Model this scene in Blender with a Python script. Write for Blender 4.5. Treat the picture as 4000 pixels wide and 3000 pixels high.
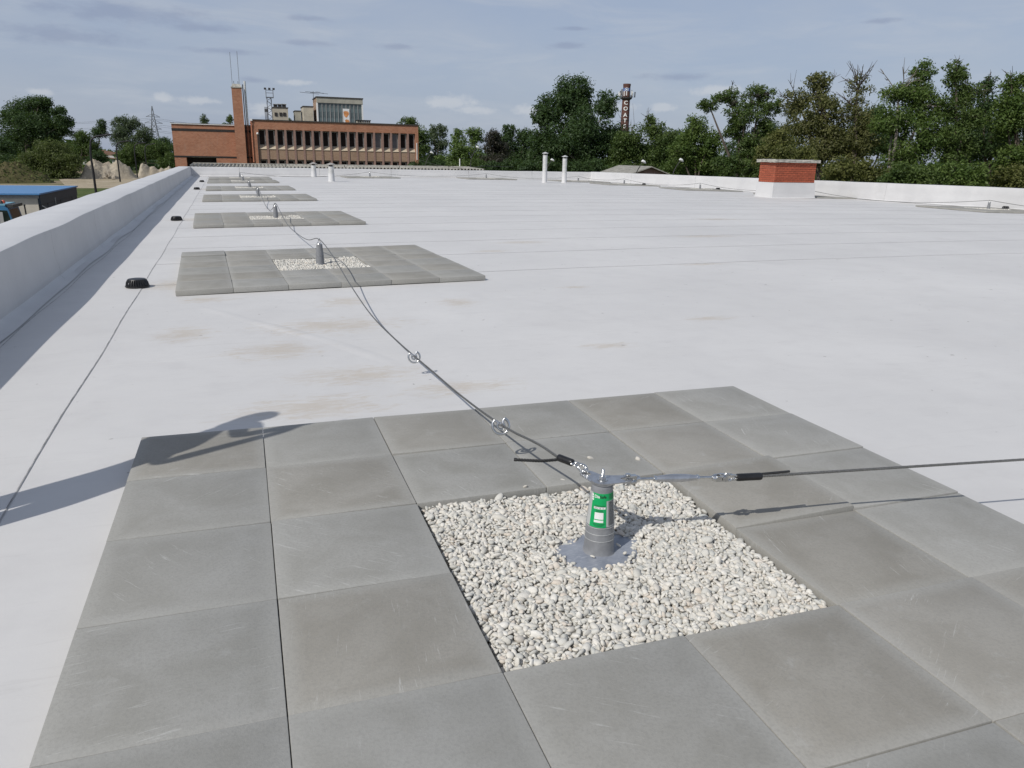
import bpy, bmesh, math, random
import numpy as np
from mathutils import Vector, Matrix, noise as mnoise
for o in list(bpy.data.objects): bpy.data.objects.remove(o)
S = bpy.context.scene
COL = S.collection
random.seed(7); RNG = np.random.default_rng(7)
rad = math.radians

# ------------------------------------------------------------------ camera
F = 2977.5                                   # focal length in photo pixels (4000 x 3000)
YAW, PITCH, ROLL = rad(-19.25), rad(16.45), rad(1.17)
TX, TY = .505, .4953                         # paver pitch across / along
CAM = np.array([-1.0188, -1.9928, 1.2591])
def cam_axes():
    f = np.array([-math.sin(YAW)*math.cos(PITCH), math.cos(YAW)*math.cos(PITCH), -math.sin(PITCH)])
    r = np.cross(f, [0, 0, 1]); r /= np.linalg.norm(r); u = np.cross(r, f)
    c, s = math.cos(ROLL), math.sin(ROLL)
    return np.array([c*r+s*u, -s*r+c*u, f])
AX = cam_axes()
cd = bpy.data.cameras.new('camera'); cam = bpy.data.objects.new('camera', cd); COL.objects.link(cam)
cd.sensor_width = 36; cd.lens = F/4000*36; cd.clip_end = 5000; cd.clip_start = .05
m = Matrix.Identity(4)
for i in range(3):
    m[i][0], m[i][1], m[i][2], m[i][3] = AX[0][i], AX[1][i], -AX[2][i], CAM[i]
cam.matrix_world = m; S.camera = cam
# a pixel of the photo gives a direction; the distance comes from the surface it touches
def ray(x, y): return np.array([(x-2000)/F, -(y-1500)/F, 1.]) @ AX
def onz(x, y, z=0.): d = ray(x, y); return CAM + (z-CAM[2])/d[2]*d
def onY(x, y, Y): d = ray(x, y); return CAM + (Y-CAM[1])/d[1]*d
def onplane(x, y, A, B):
    n = np.array([-(B[1]-A[1]), B[0]-A[0], 0]); d = ray(x, y)
    return CAM + (n @ (np.array([A[0], A[1], 0])-CAM))/(n @ d)*d
def at(x, y, depth): return CAM + ray(x, y)*depth

# ------------------------------------------------------------------ sun, sky, exposure
SUN = np.array([.92, .54, -1.]); SUN /= np.linalg.norm(SUN)
ELEV = math.asin(-SUN[2]); AZ = math.atan2(-SUN[0], -SUN[1])
sl = bpy.data.lights.new('sun', 'SUN'); sl.energy = 4.0; sl.angle = rad(.53); sl.color = (1, .965, .91)
so = bpy.data.objects.new('sun', sl); COL.objects.link(so)
so.rotation_euler = Vector(SUN).to_track_quat('-Z', 'Y').to_euler(); so.location = (-20, -20, 30)
W = bpy.data.worlds.new('World'); S.world = W; W.use_nodes = True
S.view_settings.view_transform = 'Standard'; S.view_settings.look = 'None'
S.view_settings.gamma = 1; S.view_settings.exposure = -.25; S.view_settings.use_curve_mapping = False
S.render.resolution_x, S.render.resolution_y = 1024, 768

class NT:
    """small helper round a node tree"""
    def __init__(s, tree): s.t = tree; s.n = tree.nodes; s.l = tree.links
    def node(s, typ, **kw):
        n = s.n.new(typ)
        for k, v in kw.items(): setattr(n, k, v)
        return n
    def put(s, sock, v):
        if isinstance(v, bpy.types.NodeSocket): s.l.new(v, sock)
        elif v is not None:
            try: sock.default_value = v
            except Exception: sock.default_value = (*v, 1)
    def math(s, op, a, b=None, c=None, clamp=False):
        n = s.node('ShaderNodeMath', operation=op, use_clamp=clamp)
        for i, v in enumerate((a, b, c)):
            if v is not None: s.put(n.inputs[i], v)
        return n.outputs[0]
    def mix(s, f, a, b, mode='MIX'):
        n = s.node('ShaderNodeMix', data_type='RGBA', blend_type=mode)
        s.put(n.inputs[0], f)
        for i, v in ((6, a), (7, b)):
            if isinstance(v, tuple) and len(v) == 3: v = (*v, 1)
            s.put(n.inputs[i], v)
        return n.outputs[2]
    def ramp(s, f, lo, hi):
        n = s.node('ShaderNodeMapRange', interpolation_type='SMOOTHSTEP')
        s.put(n.inputs[0], f); n.inputs[1].default_value = lo; n.inputs[2].default_value = hi
        return n.outputs[0]
    def noise(s, vec, scale, detail=4, rough=.55, dist=0., w=None):
        n = s.node('ShaderNodeTexNoise')
        if w is not None: n.noise_dimensions = '4D'; s.put(n.inputs['W'], w)
        if vec is not None: s.put(n.inputs['Vector'], vec)
        n.inputs['Scale'].default_value = scale; n.inputs['Detail'].default_value = detail
        n.inputs['Roughness'].default_value = rough; n.inputs['Distortion'].default_value = dist
        return n.outputs[0]
    def mapping(s, vec, loc=(0, 0, 0), rot=(0, 0, 0), scale=(1, 1, 1)):
        n = s.node('ShaderNodeMapping')
        s.put(n.inputs[0], vec); s.put(n.inputs[1], loc); s.put(n.inputs[2], rot); s.put(n.inputs[3], scale)
        return n.outputs[0]
    def vmath(s, op, a, b=None, out=0):
        n = s.node('ShaderNodeVectorMath', operation=op); s.put(n.inputs[0], a)
        if b is not None: s.put(n.inputs[1], b)
        return n.outputs[out]

def build_world():
    t = NT(W.node_tree); t.n.clear()
    out = t.node('ShaderNodeOutputWorld'); bg = t.node('ShaderNodeBackground'); bg.inputs[1].default_value = .1
    sky = t.node('ShaderNodeTexSky', sky_type='NISHITA', sun_disc=False, sun_elevation=ELEV, sun_rotation=AZ % (2*math.pi))
    sky.air_density = 1.0; sky.dust_density = 1.6; sky.ozone_density = 1.4
    g = t.node('ShaderNodeTexCoord').outputs['Generated']
    sep = t.node('ShaderNodeSeparateXYZ'); t.put(sep.inputs[0], g)
    az = t.math('ARCTAN2', sep.outputs[0], sep.outputs[1]); el = t.math('ARCSINE', sep.outputs[2])
    comb = t.node('ShaderNodeCombineXYZ'); t.put(comb.inputs[0], az); t.put(comb.inputs[1], el); ae = comb.outputs[0]
    # thin high veil that whitens the blue
    veil = t.ramp(t.noise(t.mapping(ae, scale=(1.6, 5, 1)), 1.6, 5, .6), .3, .75)
    hz = t.math('SUBTRACT', .70, t.math('MULTIPLY', t.ramp(el, .15, 1.1), .5))   # haze thins towards the zenith
    col = t.mix(hz, sky.outputs[0], (4.5, 5.3, 7.1))
    col = t.mix(t.math('MULTIPLY', veil, .4), col, (5.7, 6.15, 6.8))
    wisp = t.ramp(t.noise(t.mapping(ae, loc=(3.1, .7, 0), scale=(3.2, 17, 1)), 1.7, 6, .62, .6), .42, .78)
    col = t.mix(t.math('MULTIPLY', wisp, .38), col, (6.3, 6.7, 7.3))
    def group(lst):
        acc = None
        for x, y, rx, ry in lst:
            d = ray(x, y); d = d/np.linalg.norm(d); a0 = math.atan2(d[0], d[1]); e0 = math.asin(d[2])
            sx, sy = F/rx*.92, F/ry*.92
            v = t.mapping(ae, loc=(-a0*sx, -e0*sy, 0), scale=(sx, sy, 0))
            v = t.math('SUBTRACT', 1.0, t.vmath('LENGTH', v, out=1))
            acc = v if acc is None else t.math('MAXIMUM', acc, v)
        return t.math('MAXIMUM', acc, -1.)
    dark = group([(480, 52, 330, 38), (255, 138, 260, 34), (800, 112, 160, 18), (880, 200, 150, 14), (1200, 168, 110, 14), (1545, 182, 110, 13),
                  (2210, 176, 85, 17), (2250, 112, 70, 9), (3440, 82, 70, 11), (2640, 302, 150, 18), (995, 313, 60, 13), (1200, 72, 110, 12)])
    n1 = t.noise(t.mapping(ae, scale=(30, 90, 1)), 1., 5, .6)
    dm = t.math('MULTIPLY', t.ramp(t.math('ADD', dark, t.math('MULTIPLY', t.math('SUBTRACT', n1, .5), 1.7)), .0, .9), .42)
    col = t.mix(dm, col, (2.7, 3.25, 4.8))
    white = group([(637, 381, 44, 19), (770, 393, 90, 16), (1760, 400, 130, 33), (1850, 430, 95, 20), (2070, 432, 75, 28), (1030, 428, 60, 30),
                   (2800, 354, 120, 22), (1150, 322, 80, 13), (2380, 415, 120, 22), (150, 360, 60, 14), (2590, 420, 60, 20)])
    n2 = t.noise(t.mapping(ae, scale=(70, 100, 1)), 1., 5, .62)
    wm = t.ramp(t.math('ADD', white, t.math('MULTIPLY', t.math('SUBTRACT', n2, .5), 1.5)), .05, .75)
    col = t.mix(t.math('MULTIPLY', wm, .42), col, (7.6, 7.8, 8.1))
    t.put(bg.inputs[0], col); t.l.new(bg.outputs[0], out.inputs[0])
build_world()

# ------------------------------------------------------------------ materials
MATS = {}
def principled(name, rough=.7, metal=0., spec=.5):
    mt = bpy.data.materials.new(name); mt.use_nodes = True; t = NT(mt.node_tree)
    b = t.n['Principled BSDF']; b.inputs['Roughness'].default_value = rough; b.inputs['Metallic'].default_value = metal
    b.inputs['Specular IOR Level'].default_value = spec
    MATS[name] = mt
    return mt, t, b
def bump(t, b, h, strength=.3, dist=.01):
    n = t.node('ShaderNodeBump'); n.inputs['Strength'].default_value = strength; n.inputs['Distance'].default_value = dist
    t.put(n.inputs['Height'], h); t.l.new(n.outputs[0], b.inputs['Normal'])
def simple(name, col, rough=.7, metal=0., var=.15, scale=6., bmp=0., obj=True, spec=.5, vary=0.):
    mt, t, b = principled(name, rough, metal, spec)
    tc = t.node('ShaderNodeTexCoord').outputs['Object']
    n = t.noise(tc, scale, 5, .6)
    f = t.ramp(n, .3, .7)
    c = t.mix(f, tuple(x*(1-var) for x in col), tuple(min(1, x*(1+var)) for x in col))
    if vary:
        r = t.node('ShaderNodeObjectInfo').outputs['Random']
        c = t.mix(t.math('MULTIPLY', r, vary), c, tuple(x*.55 for x in col))
    t.put(b.inputs['Base Color'], c)
    if bmp: bump(t, b, n, bmp)
    return mt

def mat_membrane():
    mt, t, b = principled('membrane', .55, spec=.35)
    p = t.node('ShaderNodeNewGeometry').outputs['Position']
    n1 = t.noise(p, .35, 5, .6); n2 = t.noise(p, 3.5, 6, .65); n3 = t.noise(p, 60, 3, .6)
    c = t.mix(t.ramp(n1, .3, .7), (.558, .549, .538), (.616, .606, .592))
    c = t.mix(t.math('MULTIPLY', t.ramp(n2, .45, .75), .25), c, (.48, .47, .465))
    c = t.mix(t.math('MULTIPLY', t.ramp(t.noise(p, .9, 6, .68, .8), .48, .72), .22), c, (.47, .455, .445))
    # faint smears drawn out along the sheets
    sm = t.noise(t.mapping(p, scale=(1.2, 14, 1)), 1.6, 6, .7, 1.2)
    c = t.mix(t.math('MULTIPLY', t.ramp(sm, .55, .78), .34), c, (.41, .395, .38))
    # dried puddle dirt near the outlets and under the cable
    acc = None
    for x, y, rx, ry in [(-.45, 2.45, .55, .28), (.1, 2.05, .5, .2), (-.9, 3.2, .45, .35), (-1.75, 6.3, .45, .5), (-1.4, 5.35, .35, .22), (-.45, 3.9, .8, .4),
                         (-.2, 4.9, .35, .3), (1.35, 2.75, .3, .12), (-2., 14.7, .7, .6), (.75, 4.6, .25, .3), (-1.5, 3.9, .3, .4), (-.75, 1.9, .6, .3), (2.1, 5.1, .25, .1), (2.6, 3.4, .35, .12),
                         (-2.3, 29, .6, .9), (6.5, 9.5, .9, .3), (4.4, 6.3, .5, .12), (9, 13, .9, .4), (3, 9.2, .6, .3), (19.5, 38, 2, 1), (2.2, 8.2, .35, .2)]:
        v = t.mapping(p, loc=(-x/rx, -y/ry, 0), scale=(1/rx, 1/ry, 0))
        v = t.math('SUBTRACT', 1., t.vmath('LENGTH', v, out=1)); acc = v if acc is None else t.math('MAXIMUM', acc, v)
    ns = t.noise(t.mapping(p, scale=(1.6, 4.6, 1)), 3.6, 9, .74, 1.2)
    st = t.ramp(t.math('ADD', t.math('MULTIPLY', t.math('MAXIMUM', acc, -1.), .3), ns), .54, .82)
    c = t.mix(t.math('MULTIPLY', st, .46), c, (.44, .365, .265))
    fl = t.noise(p, 14, 2, .5)
    c = t.mix(t.math('MULTIPLY', t.ramp(fl, .735, .775), .55), c, (.22, .2, .18))
    t.put(b.inputs['Base Color'], c)
    h = t.math('ADD', t.math('MULTIPLY', t.noise(t.mapping(p, scale=(1, 1.6, 1)), 1.7, 3, .5), 3.), t.math('MULTIPLY', n3, .12))
    bump(t, b, h, .22, .012)
mat_membrane()
simple('seam_dirt_shade', (.33, .325, .32), .8, var=.5, scale=9)  # lap lines: dirt and the lap edge's thin shadow, both put into the grey
simple('seam_faint', (.51, .505, .495), .8, var=.3, scale=3)  # paler cross laps, dirt and edge shadow again put into the colour

def mat_parapet():
    mt, t, b = principled('parapet_membrane', .5, spec=.35)
    p = t.node('ShaderNodeNewGeometry').outputs['Position']
    c = t.mix(t.ramp(t.noise(p, 1.1, 5, .6), .3, .7), (.545, .543, .545), (.60, .597, .595))
    sm = t.noise(t.mapping(p, scale=(9, 1., 1.)), 1.5, 6, .7, .8)
    c = t.mix(t.math('MULTIPLY', t.ramp(sm, .58, .8), .3), c, (.40, .39, .38))
    t.put(b.inputs['Base Color'], c)
    bump(t, b, t.math('MULTIPLY', t.noise(p, 2.2, 4, .55), 3.), .3, .012)
mat_parapet()

def mat_paver():
    mt, t, b = principled('paver', .85, spec=.3)
    tc = t.node('ShaderNodeTexCoord'); o = tc.outputs['Object']; oi = t.node('ShaderNodeObjectInfo'); r = oi.outputs['Random']
    off = t.node('ShaderNodeCombineXYZ'); t.put(off.inputs[0], t.math('MULTIPLY', r, 37.)); t.put(off.inputs[1], t.math('MULTIPLY', r, 91.))
    v = t.vmath('ADD', o, off.outputs[0])
    n1 = t.noise(v, 4.5, 5, .6, .4); n2 = t.noise(v, 110, 4, .7); n3 = t.noise(v, 380, 2, .6)
    cool = t.mix(t.ramp(n1, .3, .72), (.262, .257, .233), (.322, .318, .298))
    warm = t.mix(t.ramp(n1, .3, .72), (.252, .238, .206), (.308, .294, .262))
    c = t.mix(t.ramp(r, .35, .65), cool, warm)
    sep = t.node('ShaderNodeSeparateXYZ'); t.put(sep.inputs[0], o)
    ax = t.math('SUBTRACT', .25, t.math('ABSOLUTE', sep.outputs[0])); ay = t.math('SUBTRACT', .246, t.math('ABSOLUTE', sep.outputs[1]))
    e = t.math('ADD', t.math('MINIMUM', ax, ay), t.math('MULTIPLY', t.math('SUBTRACT', n1, .5), .05))
    c = t.mix(t.math('MULTIPLY', t.math('SUBTRACT', 1., t.ramp(e, .0, .06)), .5), c, (.375, .37, .345))
    c = t.mix(t.math('MULTIPLY', t.ramp(n2, .42, .68), .26), c, (.18, .177, .165))
    c = t.mix(t.math('MULTIPLY', t.ramp(n3, .68, .78), .5), c, (.42, .42, .4))
    # pale scuffs left by handling, at an angle of their own on each paver
    rot = t.node('ShaderNodeCombineXYZ'); t.put(rot.inputs[2], t.math('MULTIPLY', r, 23.))
    vs = t.mapping(v, rot=rot.outputs[0], scale=(1, 1, 1)); vs = t.mapping(vs, scale=(3., 46, 1))
    sc = t.ramp(t.noise(vs, 2.2, 6, .75, .5), .57, .7)
    pm = t.ramp(t.noise(v, 5., 3, .5, w=3.7), .46, .64)
    c = t.mix(t.math('MULTIPLY', t.math('MULTIPLY', sc, pm), .6), c, (.62, .62, .6))
    pm2 = t.ramp(t.noise(v, 9., 6, .7, w=9.1), .58, .74)
    c = t.mix(t.math('MULTIPLY', pm2, .35), c, (.4, .4, .385))
    pr_ = t.ramp(t.noise(v, 240, 2, .5, w=5.5), .70, .76)
    c = t.mix(t.math('MULTIPLY', pr_, .55), c, (.10, .097, .088))
    r2 = t.math('FRACT', t.math('MULTIPLY', r, 17.3)); c = t.mix(t.math('MULTIPLY', r2, .16), c, (.2, .197, .18))
    c = t.mix(t.math('MULTIPLY', t.math('FRACT', t.math('MULTIPLY', r, 41.7)), .14), c, (.42, .415, .4))
    t.put(b.inputs['Base Color'], c)
    bump(t, b, t.math('ADD', n2, t.math('MULTIPLY', n3, .5)), .4, .0018)
mat_paver()

def mat_pebble():
    mt, t, b = principled('pebble', .75, spec=.35)
    g = t.node('ShaderNodeNewGeometry'); r = g.outputs['Random Per Island']; p = g.outputs['Position']
    cr = t.node('ShaderNodeValToRGB'); t.put(cr.inputs[0], r); el = cr.color_ramp.elements
    el[0].position = 0; el[0].color = (.36, .36, .33, 1); el[1].position = 1; el[1].color = (.55, .51, .44, 1)
    for pos, c in ((.12, (.53, .505, .445)), (.28, (.62, .59, .53)), (.42, (.45, .445, .41)), (.58, (.58, .55, .485)), (.72, (.65, .63, .58)), (.82, (.52, .45, .37)), (.9, (.40, .41, .385))):
        e = el.new(pos); e.color = (*c, 1)
    n = t.noise(p, 160, 4, .6)
    c = t.mix(t.math('MULTIPLY', t.ramp(n, .45, .7), .3), t.mix(.16, cr.outputs[0], (.8, .78, .73)), (.42, .40, .36))
    t.put(b.inputs['Base Color'], c); bump(t, b, n, .2, .001)
mat_pebble()

def mat_brick(name, c1, c2, mortar, scale, bw=.5, rh=.25):
    mt, t, b = principled(name, .9, spec=.2)
    p = t.node('ShaderNodeTexCoord').outputs['Object']
    sep = t.node('ShaderNodeSeparateXYZ'); t.put(sep.inputs[0], p)
    cb = t.node('ShaderNodeCombineXYZ'); t.put(cb.inputs[0], t.math('ADD', sep.outputs[0], sep.outputs[1])); t.put(cb.inputs[1], sep.outputs[2])
    br = t.node('ShaderNodeTexBrick'); t.put(br.inputs[0], cb.outputs[0]); br.inputs['Scale'].default_value = scale
    br.inputs['Mortar Size'].default_value = .016; br.inputs['Brick Width'].default_value = bw; br.inputs['Row Height'].default_value = rh
    br.inputs['Color1'].default_value = (*c1, 1); br.inputs['Color2'].default_value = (*c2, 1); br.inputs['Mortar'].default_value = (*mortar, 1)
    n = t.noise(p, .8, 6, .65); n2 = t.noise(t.mapping(p, scale=(3, 3, .5)), 1.4, 5, .65)
    c = t.mix(t.math('MULTIPLY', t.ramp(n, .4, .75), .45), br.outputs[0], tuple(x*.55 for x in c1))
    c = t.mix(t.math('MULTIPLY', t.ramp(n2, .5, .8), .3), c, (.32, .27, .22))
    t.put(b.inputs['Base Color'], c); bump(t, b, br.outputs[1], .25, .01)
mat_brick('brick_wall', (.44, .21, .125), (.36, .155, .09), (.38, .26, .195), 2.)
mat_brick('brick_pale', (.38, .265, .185), (.33, .215, .145), (.3, .23, .18), 2.)
mat_brick('brick_pier', (.33, .21, .17), (.27, .17, .14), (.25, .2, .18), 2.)
mat_brick('brick_dark', (.135, .06, .048), (.10, .045, .038), (.14, .1, .085), 1.2)

def mat_leaf(name, col, col2, trans=.35):
    mt = bpy.data.materials.new(name); mt.use_nodes = True; t = NT(mt.node_tree); t.n.clear(); MATS[name] = mt
    g = t.node('ShaderNodeNewGeometry'); r = g.outputs['Random Per Island']; p = g.outputs['Position']
    n = t.ramp(t.noise(p, .55, 3, .6), .3, .7)
    f = t.math('ADD', t.math('MULTIPLY', r, .55), t.math('MULTIPLY', n, .45))
    c = t.mix(f, col, col2)
    d = t.node('ShaderNodeBsdfPrincipled'); t.put(d.inputs['Base Color'], c); d.inputs['Roughness'].default_value = .55; d.inputs['Specular IOR Level'].default_value = .3
    tr = t.node('ShaderNodeBsdfTranslucent'); t.put(tr.inputs[0], t.mix(.5, c, (.12, .2, .02)))
    mx = t.node('ShaderNodeMixShader'); mx.inputs[0].default_value = trans
    t.l.new(d.outputs[0], mx.inputs[1]); t.l.new(tr.outputs[0], mx.inputs[2])
    o = t.node('ShaderNodeOutputMaterial'); t.l.new(mx.outputs[0], o.inputs[0])
mat_leaf('leaf_dark', (0.024, 0.049, 0.019), (0.069, 0.1145, 0.0378))
mat_leaf('leaf_mid', (.035, .068, .017), (.115, .16, .042))
mat_leaf('leaf_fresh', (.045, .088, .018), (.14, .195, .048))
mat_leaf('leaf_light', (0.0602, 0.1103, 0.0227), (0.16, 0.225, 0.0625))
mat_leaf('leaf_olive', (0.0665, 0.079, 0.0215), (0.173, 0.1795, 0.056))
mat_leaf('leaf_brown', (.055, .064, .02), (.175, .175, .065))
mat_leaf('leaf_purple', (0.0215, 0.0215, 0.019), (0.0625, 0.056, 0.0404), .2)
mat_leaf('leaf_grey', (0.0478, 0.0728, 0.0415), (0.121, 0.1535, 0.082))
mat_leaf('leaf_bush', (0.0478, 0.0665, 0.019), (0.134, 0.16, 0.0495))
simple('bark', (.075, .06, .047), .95, var=.4, scale=4, bmp=.4)
simple('bark_pale', (.19, .17, .145), .95, var=.4, scale=4, bmp=.4)

simple('sleeve_grey', (.215, .22, .23), .4, var=.12, scale=25, bmp=.12)
def mat_flange():
    mt, t, b = principled('flange_grey', .38)
    o = t.node('ShaderNodeTexCoord').outputs['Object']
    n = t.noise(t.mapping(o, scale=(9, 30, 1)), 3., 6, .7, 1.5); n2 = t.noise(o, 12, 4, .6)
    c = t.mix(t.ramp(n2, .3, .7), (.19, .21, .25), (.27, .29, .33))
    c = t.mix(t.math('MULTIPLY', t.ramp(n, .5, .72), .6), c, (.42, .44, .47))
    t.put(b.inputs['Base Color'], c); bump(t, b, n2, .3, .004)
mat_flange()
simple('steel', (.62, .62, .61), .26, 1., var=.1, scale=60)
simple('steel_satin', (.5, .51, .53), .38, .9, var=.12, scale=40)
simple('wire_rope', (.22, .215, .2), .45, .75, var=.35, scale=300)
simple('wire_far', (.12, .12, .115), .6, .3, var=.1)
simple('black_plastic', (.012, .012, .013), .38, var=.3, scale=40)
simple('black_tape', (.02, .02, .02), .6, var=.3, scale=90, bmp=.2)
simple('label_green', (.0, .33, .095), .45, var=.04)
simple('label_white', (.72, .73, .71), .5, var=.04)
simple('label_grey', (.42, .43, .42), .5, var=.05)
simple('label_black', (.015, .015, .015), .5, var=.05)
simple('drain_black', (.014, .014, .015), .4, var=.3, scale=30)
simple('galvanised', (.60, .60, .58), .5, .35, var=.14, scale=7)
simple('flue_cap', (.42, .40, .37), .6, .3, var=.25, scale=9)
simple('concrete_cap', (.40, .385, .34), .9, var=.3, scale=5, bmp=.4)
simple('brick_red', (.35, .085, .042), .9, var=.3, scale=18, bmp=.4, vary=.5)
simple('mortar', (.23, .1, .062), .95, var=.35, scale=12)
simple('beige_render', (.44, .40, .32), .9, var=.12, scale=1.5)
simple('grey_render', (.36, .345, .29), .9, var=.12, scale=1.5)
simple('black_band', (.03, .027, .025), .9, var=.3)
simple('metal_dark', (.05, .048, .046), .6, .3, var=.2)
simple('frame_grey', (.34, .335, .32), .7, var=.1)
simple('sill_pale', (.46, .39, .29), .85, var=.12, scale=2)
simple('roof_felt', (.06, .055, .05), .9, var=.3)
simple('white_paint', (.75, .75, .73), .5, var=.06)
simple('copper_pipe', (.40, .16, .09), .6, .1, var=.2)
simple('orange_print', (.62, .26, .09), .6, var=.3, scale=3)
simple('logo_blue', (.05, .11, .30), .6, var=.08)
simple('eternit', (.29, .278, .245), .92, var=.35, scale=3.5, bmp=.3, vary=.35)
simple('shed_blue', (.075, .21, .42), .45, var=.08)
simple('shed_cream', (.53, .49, .41), .85, var=.08, scale=1.2)
simple('shed_dark', (.030, .042, .055), .6, var=.2, vary=.3)
simple('truck_blue', (.04, .15, .28), .35, var=.15, scale=2)
simple('truck_roof', (.17, .37, .47), .4, var=.12)
simple('rubber', (.018, .018, .018), .9)
simple('beacon', (.55, .09, .04), .3)
simple('lamp_black', (.018, .018, .02), .5, .3)
simple('lamp_white', (.78, .78, .76), .35)
simple('pylon_steel', (.20, .215, .235), .6, .3)
simple('tile_brown', (.16, .09, .06), .9, var=.3)
simple('rubble', (.34, .30, .245), .95, var=.35, scale=1.2)
simple('trousers', (.04, .05, .08), .9); simple('skin', (.45, .28, .2), .6); simple('shirt', (.12, .13, .16), .9)
def mat_glass(name, col, rough=.06, f=.2, sp=.6):
    mt, t, b = principled(name, rough, spec=sp)
    o = t.node('ShaderNodeTexCoord').outputs['Object']
    c = t.mix(t.ramp(t.noise(o, .9, 4, .6), .35, .65), tuple(x*(1-f) for x in col), tuple(x*(1+f) for x in col))
    t.put(b.inputs['Base Color'], c)
mat_glass('pane_dark', (.016, .010, .008), .55, .35, .15)
mat_glass('pane_grey', (.12, .11, .115), .3)
mat_glass('pane_hall', (.10, .13, .13), .12, .35)
mat_glass('pane_cab', (.016, .026, .02), .3, .5, .3)
def mat_ground():
    mt, t, b = principled('ground', .95, spec=.2)
    p = t.node('ShaderNodeNewGeometry').outputs['Position']
    n = t.noise(p, .03, 6, .6); n2 = t.noise(p, .6, 6, .7)
    g = t.mix(t.ramp(n2, .3, .7), (.055, .075, .022), (.12, .125, .045))
    c = t.mix(t.ramp(n, .5, .62), g, (.22, .18, .115))
    t.put(b.inputs['Base Color'], c); bump(t, b, n2, .5, .2)
mat_ground()
def mat_earth(name, a, bcol, sc=.5):
    mt, t, b = principled(name, .95, spec=.15)
    p = t.node('ShaderNodeNewGeometry').outputs['Position']
    n = t.noise(p, sc, 7, .7); n2 = t.noise(p, sc*6, 5, .7)
    c = t.mix(t.ramp(n, .35, .65), a, bcol); c = t.mix(t.math('MULTIPLY', t.ramp(n2, .5, .7), .35), c, tuple(x*.5 for x in a))
    t.put(b.inputs['Base Color'], c); bump(t, b, n2, .6, .3)
mat_earth('dirt', (.30, .25, .17), (.40, .34, .25), .25)
mat_earth('lawn', (.055, .085, .022), (.105, .125, .04), .4)
mat_earth('spoil', (.42, .37, .29), (.34, .29, .22), .3)
mat_earth('spoil_grass', (.10, .085, .045), (.075, .085, .03), .35)
mat_earth('asphalt_yard', (.13, .125, .115), (.17, .16, .145), .4)

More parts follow.
